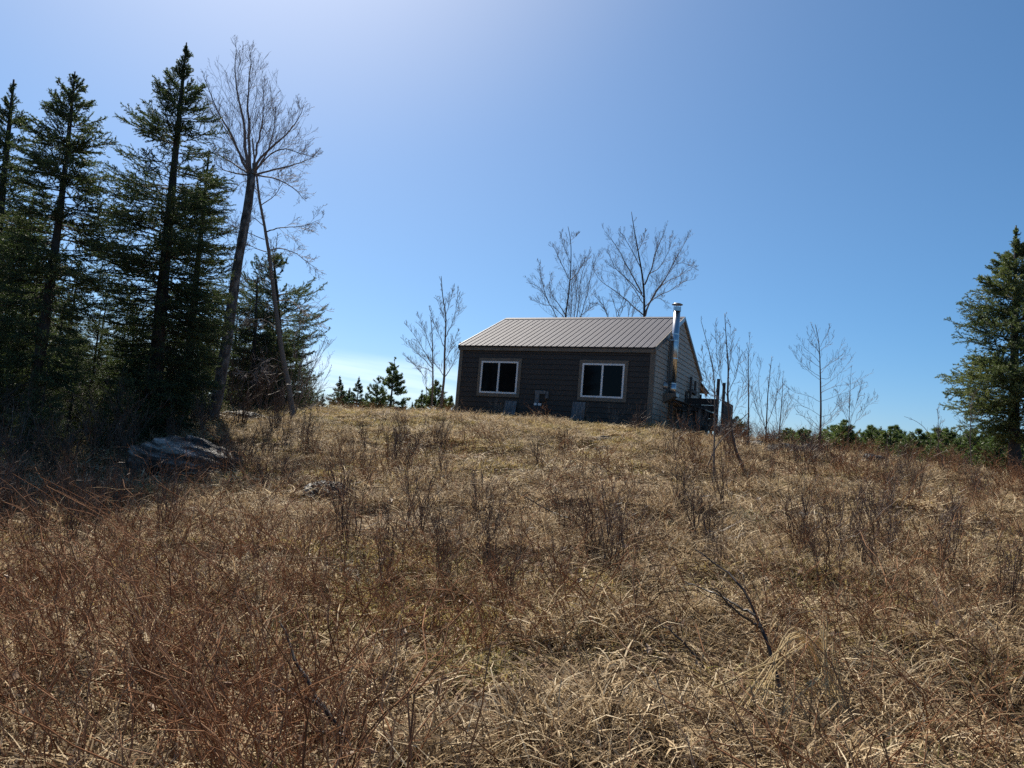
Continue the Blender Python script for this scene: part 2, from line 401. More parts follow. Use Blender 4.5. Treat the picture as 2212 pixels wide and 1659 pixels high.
mb = MB(); mb.box(HW + .036, HW + .05, -.09, -.03, 2.33, 2.40); mb.build('board_end', MT['rawwood'], cab)
# roof: ribbed sheet
def roof_sheet(mb, ya, yb, flip):
    xs, hs = [], []
    x = -.04; per = .2286; n = int((HW + .08) / per) + 1
    for k in range(n + 1):
        b = -.04 + k * per
        for dx, h in ((0, 0), (.018, .021), (.042, .021), (.060, 0), (.105, 0), (.113, .005), (.126, .005), (.134, 0), (.168, 0), (.176, .005), (.189, .005), (.197, 0)):
            if b + dx <= HW + .045: xs.append(b + dx); hs.append(h)
    xs = np.array(xs); hs = np.array(hs); nv = len(xs)
    nx, nz = -SLP / math.hypot(1, SLP), 1 / math.hypot(1, SLP)
    if flip: nx = -nx
    V = []
    for y in (ya, yb):
        z = rf(y)
        V.append(np.stack([xs, y + nx * hs, z + nz * hs], -1))
    V = np.concatenate(V); q = np.arange(nv - 1)
    mb.add(V, np.stack([q, q + 1, nv + q + 1, nv + q], -1))
mb = MB(); roof_sheet(mb, EY - .03, RW, False); roof_sheet(mb, RW, 7.12, True)
ro = mb.build('roof', MT['roof'], cab)
mb = MB()
mb.prism([(EY, rf(EY) - .06), (RW, RV - .09), (RW, RV - .004), (EY, rf(EY) - .004)], 0, -.035, HW + .03)
mb.prism([(RW + .001, RV - .09), (7.1, 2.33), (7.1, 2.396), (RW + .001, RV - .004)], 0, -.035, HW + .03)
mb.build('roof_deck', MT['roofedge'], ro)
mb = MB()
for s_ in (-1, 1):
    y1 = RW + s_ * .17
    z0, z1 = RV + .035, rf(y1) + .028
    mb.hexa([(-.05, RW, z0 - .006), (HW + .05, RW, z0 - .006), (HW + .05, y1, z1 - .006), (-.05, y1, z1 - .006), (-.05, RW, z0), (HW + .05, RW, z0), (HW + .05, y1, z1), (-.05, y1, z1)])
mb.build('ridge_cap', MT['roof'], ro)
def rake(mb, x0, x1, ya, yb, dz0, dz1):
    za, zb = rf(ya), rf(yb)
    mb.hexa([(x0, ya, za + dz0), (x1, ya, za + dz0), (x1, yb, zb + dz0), (x0, yb, zb + dz0), (x0, ya, za + dz1), (x1, ya, za + dz1), (x1, yb, zb + dz1), (x0, yb, zb + dz1)])
mb = MB(); rake(mb, HW + .038, HW + .062, EY - .02, RW - .003, -.135, .026); mb.build('rake_trim', MT['trim'], ro)
mb = MB(); rake(mb, HW + .038, HW + .064, RW, 7.12, -.135, .026); mb.build('rake_trim', MT['trim'], ro)
mb = MB(); rake(mb, HW + .064, HW + .072, RW - .9, RW - .003, -.13, .03); rake(mb, HW + .066, HW + .074, RW, 7.1, -.03, .034); mb.build('rake_flashing', MT['galv'], ro)
mb = MB(); rake(mb, HW + .0625, HW + .071, .7, 1.55, -.16, .024); mb.build('rake_gap_strip', MT['roofedge'], ro)  # dark strip standing in for the shadowy gap where rake trim is missing
mb = MB(); rake(mb, -.06, -.036, EY - .02, RW - .003, -.12, .026); mb.build('rake_trim', MT['roofedge'], ro)
mb = MB(); rake(mb, HW - .02, HW + .036, RW + .05, 7.0, -.20, -.137); mb.build('rake_board', MT['rawwood'], cab)
# windows
for (a0, a1, off) in ((.9396, 2.4236, .105), (4.8409, 6.3287, .105)):
    v0, v1 = .8128, 1.9683
    t = .115
    mb = MB()
    mb.box(a0 - t, a1 + t, -.05, -.005, v1, v1 + t); mb.box(a0 - t, a1 + t, -.05, -.005, v0 - t, v0)
    mb.box(a0 - t, a0, -.0495, -.005, v0, v1); mb.box(a1, a1 + t, -.0495, -.005, v0, v1)
    wf = mb.build('window', MT['trim'], cab)
    f = .058; mid = (a0 + a1) / 2 - .02
    mb = MB()
    mb.box(a0, a1, -.062, -.01, v1 - f, v1); mb.box(a0, a1, -.062, -.01, v0, v0 + f)
    mb.box(a0, a0 + f, -.0615, -.01, v0 + f, v1 - f); mb.box(a1 - f, a1, -.0615, -.01, v0 + f, v1 - f)
    mb.box(mid - .03, mid + .03, -.059, -.01, v0 + f, v1 - f)
    mb.build('frame', MT['vinyl'], wf)
    mb = MB(); mb.box(a0 + f, mid - .03, -.040, -.03, v0 + f, v1 - f); mb.build('pane', MT['glass'], wf)
    mb = MB(); mb.box(mid + .03, a1 - f, -.034, -.026, v0 + f, v1 - f); mb.build('pane', MT['glass'], wf)
# stove pipe up the right gable
PX, PY = HW + .27, 1.47
def ring(z0, z1, r_, k=24): return [(PX, PY, z0), (PX, PY, z1)], r_, k
mb = MB()
mb.tube([(PX, PY, 1.20), (PX, PY, 1.52)], .127, 28); mb.tube([(PX, PY, 1.52), (PX, PY, 4.08)], .118, 28)
ch = mb.build('stove_pipe', MT['steel'], cab, smooth=False)
for p in ch.data.polygons: p.use_smooth = len(p.vertices) == 4
for z in (1.53, 2.40, 3.01, 3.24):
    mb = MB(); mb.tube([(PX, PY, z - .018), (PX, PY, z + .018)], .1225, 28); mb.build('joint_band', MT['steel'], ch, smooth=False)
mb = MB(); mb.tube([(PX, PY, 4.05), (PX, PY, 4.19)], .135, 28); mb.build('collar', MT['steel'], ch)
mb = MB(); zc = 4.27
mb.tube([(PX, PY, zc), (PX, PY, zc + .012), (PX, PY, zc + .05), (PX, PY, zc + .075)], [.185, .192, .12, .01], 28)
mb.build('rain_cap', MT['dullsteel'], ch, smooth=True)
for k in range(4):
    a = k * math.pi / 2 + .5; dx, dy = .11 * math.cos(a), .11 * math.sin(a)
    mb = MB(); mb.tube([(PX + dx, PY + dy, 4.17), (PX + dx, PY + dy, zc + .01)], .008, 5); mb.build('cap_leg', MT['dullsteel'], ch)
mb = MB(); mb.tube([(HW + .03, PY, 3.03), (PX, PY, 3.03)], .02, 6); mb.box(HW + .02, PX, PY - .17, PY - .14, 2.99, 3.04); mb.build('wall_bracket', MT['galv'], ch)
mb = MB(); mb.tube([(HW + .02, PY - .14, 1.44), (HW + .02, PY - .13, 1.44), (HW + .12, PY - .13, 1.44)], [.14, .14, .10], 18); mb.build('wall_thimble', MT['dullsteel'], ch)
mb = MB()
mb.prism([(HW + .026, 1.19), (HW + .46, 1.19), (HW + .46, 1.10), (HW + .026, .86)], 1, PY - .20, PY + .20); mb.build('pipe_shelf', MT['trim'], ch)
mb = MB(); mb.box(HW + .462, HW + .47, PY - .2, PY + .2, 1.085, 1.195); mb.build('shelf_flashing', MT['galv'], ch)
mb = MB(); mb.box(HW + .026, HW + .05, 1.74, 2.08, .95, rf(1.74) - .16); mb.build('pipe_backboard', MT['oldwood'], cab)
mb = MB(); mb.box(HW + .026, HW + .045, 1.66, 1.735, .95, rf(1.66) - .16); mb.build('backboard_edge', MT['trim'], cab)

# lean-to wood shed against the gable
def H(u, w, v):
    c, s = math.cos(YAW), math.sin(YAW)
    return np.array([-1.9795 + c * u + s * w, 27.629 - s * u + c * w, 2.877 + v])
shed = thing('wood_shed', 'low dark wood shed with sloping roof leaning on the tan gable', 'shed', H(HW + .05, 2.0, -.3), -YAW)
def L(u, w, v): return (u - HW - .05, w - 2.0, v + .3)
mb = MB(); mb.hexa([L(HW + .06, 1.95, 1.08), L(8.62, 1.95, .72), L(8.62, 4.3, .72), L(HW + .06, 4.3, 1.08), L(HW + .06, 1.95, 1.115), L(8.62, 1.95, .755), L(8.62, 4.3, .755), L(HW + .06, 4.3, 1.115)])
mb.build('shed_roof', MT['roofedge'], shed)
for u_, w_ in ((8.42, 2.06), (8.42, 4.15), (HW + .14, 2.06)):
    mb = MB(); top = 1.07 - (u_ - HW - .06) * .277
    a, b = L(u_ - .045, w_ - .045, -.75), L(u_ + .045, w_ + .045, top)
    mb.box(a[0], b[0], a[1], b[1], a[2], b[2]); mb.build('shed_post', MT['post'], shed)
mb = MB(); a, b = L(HW + .2, 2.05, .70), L(8.37, 2.09, .80); mb.box(a[0], b[0], a[1], b[1], a[2], b[2]); mb.build('shed_beam', MT['oldwood'], shed)
mb = MB()
for k in range(10):
    a, b = L(HW + .19 + k * .118, 2.35, -.75), L(HW + .19 + k * .118 + .113, 2.38, .70)
    mb.box(a[0], b[0], a[1] + (k % 3) * .004, b[1] + (k % 3) * .004, a[2], b[2])
mb.build('shed_dark_panel', MT['oldwood'], shed)  # dark recessed board panel, stands in for the shaded inside of the open shed
# side deck with solid rail
dk = thing('side_deck', 'dark wooden deck with solid board railing and tall posts beside the gable', 'deck', H(HW + .05, 4.5, 0), -YAW)
def L(u, w, v): return (u - HW - .05, w - 4.5, v)
def lb(name, m, u0_, u1_, w0_, w1_, v0_, v1_):
    mb = MB(); a, b = L(u0_, w0_, v0_), L(u1_, w1_, v1_); mb.box(a[0], b[0], a[1], b[1], a[2], b[2]); return mb.build(name, m, dk)
for k in range(4): lb('rail_board', MT['oldwood'], 7.40, 8.48, 4.5 + .004 * (k % 2), 4.53 + .004 * (k % 2), .36 + k * .25, .36 + k * .25 + .243)
lb('deck_floor', MT['oldwood'], 7.36, 8.6, 4.56, 7.6, .30, .36)
for k in range(4): lb('side_rail_board', MT['oldwood'], 8.56, 8.59, 5.5, 7.5, .40 + k * .25, .40 + k * .25 + .243)
for (u_, w_, top) in ((8.53, 4.47, 2.10), (8.58, 5.35, 2.06)):
    lb('rail_post', MT['post'], u_ - .05, u_ + .05, w_ - .05, w_ + .05, -.9, top)
lb('rail_post', MT['post'], 7.37, 7.45, 4.85, 4.95, .36, 2.2)
lb('rail_post', MT['post'], 7.37, 7.45, 5.62, 5.72, 1.55, 2.13)
lb('deck_leg', MT['post'], 8.44, 8.66, 4.58, 4.70, -.9, .30)
lb('wall_shelf', MT['post'], 7.34, 7.46, 5.0, 5.9, 1.62, 1.74)
lb('propped_board', MT['oldwood'], 7.335, 7.36, 4.45, 4.75, .9, 1.6)
# rear porch roof seen past the gable
pr = thing('rear_porch', 'small porch roof with brown rafters and post behind the cabin', 'porch', H(HW - 1.5, HD + .05, 0), -YAW)
def L(u, w, v): return (u - HW + 1.5, w - HD - .05, v)
mb = MB(); mb.hexa([L(4.5, 6.98, 2.24), L(7.32, 6.98, 2.24), L(7.32, 8.9, 1.96), L(4.5, 8.9, 1.96), L(4.5, 6.98, 2.29), L(7.32, 6.98, 2.29), L(7.32, 8.9, 2.01), L(4.5, 8.9, 2.01)]); mb.build('porch_roof', MT['oldwood'], pr)
for k in range(5):
    mb = MB(); u_ = 7.25 - k * .6
    mb.hexa([L(u_ - .04, 6.98, 2.12), L(u_, 6.98, 2.12), L(u_, 8.85, 1.84), L(u_ - .04, 8.85, 1.84), L(u_ - .04, 6.98, 2.235), L(u_, 6.98, 2.235), L(u_, 8.85, 1.955), L(u_ - .04, 8.85, 1.955)]); mb.build('rafter', MT['rawwood'], pr)
mb = MB(); a, b = L(4.5, 7.5, 1.70), L(7.28, 7.6, 1.80); mb.box(a[0], b[0], a[1], b[1], a[2], b[2]); mb.build('porch_beam', MT['oldwood'], pr)
mb = MB(); a, b = L(7.18, 7.5, -.8), L(7.28, 7.6, 1.70); mb.box(a[0], b[0], a[1], b[1], a[2], b[2]); mb.build('porch_post', MT['post'], pr)

# things leaning on the front wall
def leaner(name, label, cat, u0_, u1_, v0_, v1_, w0_=-.20, w1_=-.05, m='ply', poly=None):
    loc = H((u0_ + u1_) / 2, w0_, v0_)
    o = thing(name, label, cat, loc, -YAW); um = (u0_ + u1_) / 2; h = v1_ - v0_; dw = w1_ - w0_; t = .018
    mb = MB(); hw = (u1_ - u0_) / 2
    mb.hexa([(-hw, 0, 0), (hw, .0, 0), (hw, t, 0), (-hw, t, 0), (-hw + .02, dw, h), (hw - .005, dw, h - .01), (hw - .005, dw + t, h - .01), (-hw + .02, dw + t, h)])
    return o, mb
o, mb = leaner('plywood_sheet', 'small streaked grey plywood piece leaning below the left window', 'board', 2.0, 2.48, -.12, .57); mb.build('panel', MT['ply'], o)
o, mb = leaner('plywood_sheet', 'taller grey plywood sheet leaning below the right window', 'board', 4.57, 5.05, -.22, .645); mb.build('panel', MT['ply'], o)
o = thing('vent_hood', 'weathered wooden vent box with a dark opening between the windows', 'vent box', H(3.42, -.03, .45), -YAW)
mb = MB(); mb.box(-.23, .14, -.10, -.002, .40, .52); mb.box(-.23, -.07, -.098, -.002, 0, .40); mb.box(.14, .25, -.07, -.002, .26, .50); mb.build('box', MT['ply'], o)
mb = MB(); mb.box(-.07, .14, -.05, -.002, .14, .40); mb.build('opening', MT['oldwood'], o)
o = thing('stump', 'dark bark covered stump standing against the wall between the windows', 'stump', H(3.48, -.42, -.45), -YAW)
mb = MB(); mb.tube([(0, 0, 0), (0, 0, .4), (.01, 0, .86)], [.30, .275, .265], 20, bump=.03, seed=4); mb.build('trunk', MT['bark2'], o, smooth=True)
o = thing('white_jar', 'small white jar on top of the dark stump', 'jar', H(3.38, -.46, .415), -YAW)
mb = MB(); mb.tube([(0, 0, 0), (0, 0, .09)], .05, 14); mb.build('body', MT['jar'], o)
mb = MB(); mb.tube([(0, 0, .09), (0, 0, .11)], .053, 14); mb.build('lid', MT['oldwood'], o)
o = thing('white_jar', 'squat white tub beside the small jar on the stump', 'tub', H(3.53, -.44, .415), -YAW)
mb = MB(); mb.tube([(0, 0, 0), (0, 0, .085)], [.055, .06], 14); mb.build('body', MT['jar'], o)

# ------------------------------------------------------------------ trees
def px3(pts, d0, d1=None, base=None):
    """picture polyline to a 3-D polyline whose distance runs from d0 to d1"""
    d1 = d0 if d1 is None else d1; n = len(pts)
    P = np.array([at(p[0], p[1], d0 + (d1 - d0) * k / max(1, n - 1)) for k, p in enumerate(pts)])
    return P
def resample(P, n, wob=0.0, g=rng):
    P = np.asarray(P, float); s = np.concatenate([[0], np.cumsum(np.linalg.norm(np.diff(P, axis=0), axis=1))])
    t = np.linspace(0, s[-1], n)
    # smooth cubic-ish through Catmull-Rom by double resampling
    Q = np.stack([np.interp(t, s, P[:, k]) for k in range(3)], -1)
    for _ in range(2):
        Q[1:-1] = (Q[:-2] + 2 * Q[1:-1] + Q[2:]) / 4
    if wob: Q[1:] += g.normal(size=(n - 1, 3)) * wob
    return Q
def children(P, m, t0, t1, ang, lf, g, up=.25, wig=.12, n=5, lens=None, aspread=12, tpow=1.0, taper=.55):
    """m side shoots on each polyline of P (B,n,3)"""
    B, k, _ = P.shape
    L_ = np.linalg.norm(np.diff(P, axis=1), axis=2).sum(1) if lens is None else lens
    t = t0 + (t1 - t0) * ((np.arange(m)[None] + g.random((B, m))) / m) ** tpow
    f = t * (k - 1); i0 = np.clip(f.astype(int), 0, k - 2); fr = (f - i0)[..., None]
    bi = np.arange(B)[:, None]
    p = P[bi, i0] * (1 - fr) + P[bi, i0 + 1] * fr
    T = nrm(P[bi, i0 + 1] - P[bi, i0])
    rv = nrm(g.normal(size=T.shape)); A = nrm(np.cross(T, rv))
    a = np.radians(ang + g.normal(size=(B, m, 1)) * aspread)
    D = nrm(T * np.cos(a) + A * np.sin(a) + np.array([0, 0, up * .5]))
    ln = (L_[:, None] * lf * (1 - taper * (t - t0) / max(1e-6, t1 - t0)) * (.6 + .8 * g.random((B, m))))
    Q = [p]; st = (ln / (n - 1))[..., None]
    for _ in range(n - 1):
        D = nrm(D + g.normal(size=D.shape) * wig + np.array([0, 0, up * .25]))
        Q.append(Q[-1] + D * st)
    return np.stack(Q, 2).reshape(B * m, n, 3), ln.ravel()

def bare_tree(name, label, trunk, limbs, levels, mtrunk, mtwig, seed=1, group=None, cat='tree', rtip=.004, trunk_sides=10, bump=.0, tint_rng=(.2, .9), rootflare=1.25, rk=1.0, lk=.62):
    """trunk: (P, r0, r1); limbs: list of (P, r0, r1); levels: list of dicts for side shoots"""
    g = np.random.default_rng(seed)
    P, ra, rb = trunk; P = np.array(P); base = P[0].copy()
    gzb = g1(base[0], base[1]); loc = np.array([base[0], base[1], gzb])
    P[0] = [base[0], base[1], min(base[2], gzb) - .12]
    n = max(12, len(P) * 4); Q = resample(P, n)
    t = np.linspace(0, 1, n); rad = ra * (1 - t) + rb * t; rad[0] *= rootflare; rad[1] *= 1 + (rootflare - 1) * .4
    o = thing(name, label, cat, loc, 0, group)
    mb = MB(); mb.tube(Q, rad, trunk_sides, bump=bump, seed=seed); mb.build('trunk', mtrunk, o, smooth=True, origin=loc)
    mb = MB(); polys = []
    for Pl, a, b in limbs:
        q = resample(Pl, 14, wob=.012 * np.linalg.norm(Pl[-1] - Pl[0]) / 3, g=g)
        mb.tube(q, np.linspace(a, b, 14) * lk, 6, tint=.25); polys.append(q)
    cur = np.array([resample(q, 14) for q in polys] + ([Q[np.linspace(int(n * .3), n - 1, 14).astype(int)]])) if True else None
    lens = np.linalg.norm(np.diff(cur, axis=1), axis=2).sum(1); lens[-1] *= .45 if len(limbs) > 2 else 1
    rads = [max(a, .01) for _, a, _ in limbs] + [ra]
    for lv in levels:
        lv = dict(lv); r_ = lv.pop('r')
        new, ln = children(cur, g=g, lens=lens, **lv)
        rr = np.maximum(r_ * ln * rk, rtip)
        mb.paths(new, rr, rtip * .8 * np.ones(len(new)), 3, tint=tint_rng[0] + (tint_rng[1] - tint_rng[0]) * g.random(len(new)))
        cur, lens = new, ln
    mb.build('crown', mtwig, o, origin=loc)
    return o

def lvl(m, t0, t1, ang, lf, r, up=.25, wig=.12, n=5, **k): return dict(m=m, t0=t0, t1=t1, ang=ang, lf=lf, r=r, up=up, wig=wig, n=n, **k)

# big broken birch on the left
def c6(x, y): return (405.5 + x / 3, 73.7 + y / 3)
D = 20.0
tp = px3([(455, 918), (468, 865), (490, 740), (510, 590), (530, 480), (539, 420), (543, 378)], D)
def bl(pts, d1, a, b): return (px3([c6(*p) for p in pts], D, d1), a, b)
limbs = [bl([(405, 910), (375, 880), (330, 760), (300, 680), (240, 580), (150, 400), (110, 290)], 19, .055, .010),
         bl([(405, 910), (385, 870), (372, 700), (362, 560), (320, 380), (300, 250), (312, 105)], 20.8, .07, .010),
         bl([(410, 910), (395, 850), (400, 650), (385, 480), (405, 250), (410, 125)], 19.6, .06, .010),
         bl([(420, 910), (430, 850), (500, 770), (640, 650), (720, 560), (752, 465)], 19.2, .055, .009),
         bl([(430, 915), (550, 880), (680, 850), (760, 820), (838, 790)], 20.8, .045, .008),
         bl([(435, 918), (560, 930), (680, 990), (740, 1050), (765, 1085)], 21.2, .035, .007),
         bl([(400, 910), (360, 880), (280, 830), (200, 780), (150, 740)], 21.0, .04, .008),
         bl([(395, 915), (300, 900), (230, 880), (170, 830)], 19.0, .035, .007),
         bl([(410, 905), (330, 760), (260, 640), (190, 540), (130, 480)], 21.3, .04, .008),
         bl([(420, 905), (440, 760), (480, 620), (490, 480), (490, 330)], 20.9, .045, .008),
         bl([(425, 905), (540, 760), (640, 740), (720, 770), (820, 800)], 18.9, .035, .007),
         bl([(430, 900), (520, 770), (560, 600), (570, 470)], 20.6, .035, .007)]
birch = bare_tree('old_birch', 'tall old birch with thick cracked trunk and broad bare crown beside the spruces', (tp, .155, .105), limbs,
          [lvl(15, .1, .99, 30, .52, .0036, up=.4, n=8, wig=.12, taper=.8), lvl(7, .12, 1, 34, .45, .003, up=.3, wig=.12), lvl(3, .2, 1, 34, .55, .003, up=.2, n=4)], MT['birch'], MT['twig'], 11, rtip=.0033, trunk_sides=16, lk=.75, bump=.06)
# stub beside the fork
mb = MB(); sp_ = px3([c6(425, 905), c6(430, 870), c6(428, 838)], D - .05); mb.tube(sp_, [.06, .055, .045], 8, bump=.08); so_ = mb.build('broken_stub', MT['birch'], birch, origin=birch.location)

# slender grey birch behind it
D = 21.0
tp = px3([(634, 925), (632, 893), (624, 834), (613, 786), (602.6, 719), (594.6, 660), (589, 612), (581, 546), (570, 480), (560, 430), (555, 383), (549, 340), (545, 300)], D)
limbs = [bl([(515, 1280), (560, 1260), (640, 1250), (740, 1250), (862, 1200)], 20, .032, .006), bl([(530, 1400), (600, 1380), (700, 1420), (780, 1480), (842, 1525)], 22, .032, .006),
         bl([(475, 1110), (560, 1050), (610, 980), (640, 900)], 20.4, .026, .006), bl([(495, 1330), (400, 1290), (330, 1260), (260, 1240)], 22, .024, .006), bl([(510, 1410), (440, 1390), (390, 1360), (330, 1380)], 20, .024, .006),
         bl([(455, 1020), (400, 960), (350, 950), (280, 1050)], 21.6, .02, .005), bl([(490, 1240), (420, 1180), (380, 1200)], 20.3, .02, .005),
         (px3([(594, 655), (625, 645), (655, 672), (682, 702), (697, 720)], D, 20.3), .024, .005), (px3([(601, 715), (575, 690), (545, 690), (520, 700)], D, 22), .02, .005),
         (px3([(592, 640), (560, 610), (530, 600), (500, 620)], D, 20), .022, .005), (px3([(613, 786), (585, 770), (550, 800), (520, 810)], D, 20), .018, .005)]
bare_tree('slender_birch', 'slender grey leaning birch right of the old birch with sparse drooping branches', (tp, .085, .02), limbs,
          [lvl(12, .25, 1, 36, .38, .006, up=.12, n=7), lvl(7, .15, 1, 33, .5, .005, up=.05), lvl(3, .2, 1, 35, .5, .004, up=-.05, n=4)], MT['greytwig'], MT['twig'], 12, rtip=.004, bump=.03)

# multi-stem willow shrub at its foot
D = 21.5
st = [[(632, 905), (645, 840), (665, 770), (680, 712)], [(634, 905), (655, 840), (690, 770), (717, 736)], [(634, 905), (650, 850), (670, 800), (700, 740)], [(632, 905), (640, 850), (645, 800), (660, 730)],
      [(636, 905), (660, 860), (690, 810), (712, 780)], [(634, 905), (665, 870), (690, 840), (715, 800)], [(632, 905), (625, 860), (630, 800), (640, 760)], [(636, 905), (670, 880), (700, 860), (735, 850)], [(633, 905), (650, 860), (665, 830), (690, 760)], [(631, 905), (610, 860), (590, 810), (570, 790)]]
limbs = [(px3(s_, D, D + rng.normal() * .8), .016, .004) for s_ in st]
bare_tree('willow_shrub', 'bare multi-stemmed willow shrub fanning out right of the slender birch', (px3([(637, 922), (636, 912), (633, 900)], D), .09, .06), limbs,
          [lvl(10, .2, 1, 22, .30, .008, up=.2), lvl(4, .2, 1, 28, .5, .006, up=.2)], MT['darkstem'], MT['twig'], 13, rtip=.0035, cat='shrub')

# bare trees behind the cabin
def c7(x, y): return (1106 + x / 5, 442.4 + y / 5)
D = 44.0
def b7(pts, d1, a, b): return (px3([c7(*p) for p in pts], D, d1), a, b)
P0 = np.array([gpt(1219, 760, D)])
tp = np.concatenate([P0, px3([c7(*p) for p in [(575, 1215), (600, 1050), (620, 900), (636, 700), (640, 400), (625, 320), (605, 235)]], D)])
limbs = [b7([(560, 1500), (490, 1215), (400, 1060), (330, 930), (250, 840), (150, 840)], 43, .07, .012), b7([(400, 1060), (350, 940), (310, 760), (285, 600)], 43.5, .05, .01), b7([(590, 1500), (640, 1215), (650, 1040), (645, 850), (660, 700)], 44.6, .06, .012),
         b7([(600, 1500), (680, 1215), (695, 1000), (690, 860), (670, 700)], 45, .06, .012), b7([(610, 1500), (700, 1215), (735, 1000), (740, 750), (800, 620), (860, 480)], 43.4, .06, .012), b7([(620, 1500), (735, 1215), (820, 980), (850, 760), (930, 530)], 44.8, .06, .012),
         b7([(570, 1180), (500, 1060), (440, 1000), (400, 880), (420, 740)], 44.6, .045, .01), b7([(615, 800), (520, 600), (440, 430), (410, 450)], 43.3, .045, .01), b7([(620, 820), (700, 750), (780, 620), (850, 560)], 44.8, .045, .01), b7([(640, 380), (700, 330), (730, 300)], 44.4, .02, .008), b7([(560, 1215), (450, 1090), (330, 1080), (200, 1020)], 45, .04, .01),
         b7([(750, 1190), (860, 1110), (920, 1060)], 44.2, .03, .01), b7([(636, 640), (580, 500), (540, 400), (535, 290)], 44.5, .03, .009)]
LV2 = [lvl(13, .15, .99, 32, .42, .0034, up=.4, n=8, wig=.13, taper=.78), lvl(7, .15, 1, 36, .45, .003, up=.28), lvl(3, .2, 1, 36, .5, .003, up=.2, n=4)]
bare_tree('bare_maple', 'bare many-stemmed maple rising behind the left half of the roof', (tp, .10, .015), limbs, LV2, MT['sbark'], MT['twig'], 21, rtip=.0045)
D = 42.0
P0 = np.array([gpt(1391, 770, D)])
tp = np.concatenate([P0, px3([c7(*p) for p in [(1430, 1215), (1428, 1050), (1425, 900), (1405, 740), (1370, 550), (1345, 400), (1315, 250), (1290, 75)]], D)])
limbs = [b7([(1440, 1200), (1475, 1060), (1600, 870), (1700, 740), (1780, 560), (1905, 330)], 41, .09, .012), b7([(1435, 860), (1490, 740), (1540, 560), (1600, 400), (1665, 240)], 42.7, .08, .012), b7([(1420, 1190), (1200, 1000), (1050, 880), (920, 810), (870, 680)], 41.5, .06, .012),
         b7([(1405, 960), (1300, 760), (1210, 600), (1100, 400), (1000, 275)], 42.8, .07, .012), b7([(1390, 680), (1300, 500), (1220, 360), (1150, 270)], 41.2, .05, .01), b7([(1440, 1100), (1560, 980), (1700, 940), (1830, 830), (1990, 800)], 43, .05, .01), b7([(1440, 1150), (1520, 1010), (1600, 1000), (1700, 1110)], 41, .035, .009),
         b7([(1470, 1080), (1640, 830), (1800, 780), (1960, 640)], 42.8, .05, .01), b7([(1360, 500), (1420, 380), (1440, 270)], 41.6, .035, .009), b7([(1700, 740), (1760, 640), (1850, 620), (2000, 700)], 40.6, .03, .009), b7([(1420, 1000), (1250, 800), (1100, 680), (1020, 480)], 43.2, .05, .01), b7([(1410, 1060), (1330, 920), (1150, 700), (1020, 640)], 41, .045, .01),
         b7([(1490, 740), (1580, 700), (1700, 500), (1740, 330)], 43, .04, .01)]
bare_tree('bare_maple', 'broad bare maple with forked trunk behind the right half of the roof', (tp, .14, .015), limbs, LV2, MT['sbark'], MT['twig'], 22, rtip=.0045)
D = 40.0
P0 = np.array([gpt(1340, 760, D)])
tp = np.concatenate([P0, px3([c7(*p) for p in [(1140, 1215), (1140, 1150), (1100, 1050), (1060, 960)]], D)])
limbs = [b7([(1140, 1215), (1180, 1080), (1240, 900), (1260, 820)], 40.5, .03, .008), b7([(1250, 1290), (1250, 1215), (1290, 1050), (1330, 950)], 39.5, .03, .008), b7([(1050, 1300), (1000, 1100), (900, 990), (880, 950)], 39.5, .03, .008), b7([(1060, 1300), (1040, 1200), (950, 1060), (860, 1080)], 40.5, .03, .008), b7([(1150, 1290), (1160, 1215), (1190, 1130), (1230, 1050)], 40, .03, .008), b7([(1250, 1300), (1310, 1190), (1340, 1080), (1370, 1000)], 40, .03, .008)]
bare_tree('bare_sapling', 'thin many-stemmed sapling thicket showing above the roof between the two maples', (tp, .035, .012), limbs, [lvl(10, .2, 1, 30, .35, .010), lvl(4, .2, 1, 34, .5, .008)], MT['twig'], MT['twig'], 23, rtip=.008)

# poplars left of the cabin
def c4(x, y): return (590 + x / 5, 700.5 + y / 5)
D = 38.0
def b4(pts, d1, a, b): return (px3([c4(*p) for p in pts], D, d1), a, b)
P0 = np.array([gpt(954, 880, D)])
tp = np.concatenate([P0, px3([c4(1830, 720), c4(1850, 580), c4(1852, 300), c4(1862, 100), c4(1868, -100), c4(1830, -300), c4(1815, -520)], D)])
limbs = [b4([(1850, 570), (1900, 510), (1960, 400), (2030, 200)], 37, .04, .008), b4([(1850, 580), (1800, 480), (1700, 380), (1600, 330)], 39, .03, .007), b4([(1855, 260), (1780, 80), (1700, -100), (1690, -180)], 37.5, .03, .007), b4([(1860, 150), (1930, 0), (1980, -150), (2000, -380)], 38.6, .03, .007),
         b4([(1865, 0), (1800, -200), (1760, -300)], 38.4, .025, .007), b4([(1865, -100), (1930, -300), (1960, -420)], 37.5, .025, .007), b4([(1850, 420), (1950, 200), (2000, 60)], 38.8, .025, .007)]
bare_tree('bare_poplar', 'taller of two thin bare poplars left of the cabin', (tp, .085, .015), limbs, [lvl(15, .15, 1, 32, .32, .004, up=.4, n=7, taper=.75), lvl(7, .15, 1, 34, .48, .004, up=.3), lvl(2, .3, 1, 34, .5, .003, up=.25, n=4)], MT['greytwig'], MT['twig'], 24, rtip=.0045)
D = 36.0
P0 = np.array([gpt(934, 885, D)])
tp = np.concatenate([P0, px3([c4(1725, 660), c4(1726, 430), c4(1722, 250), c4(1718, 100), c4(1700, -80)], D)])
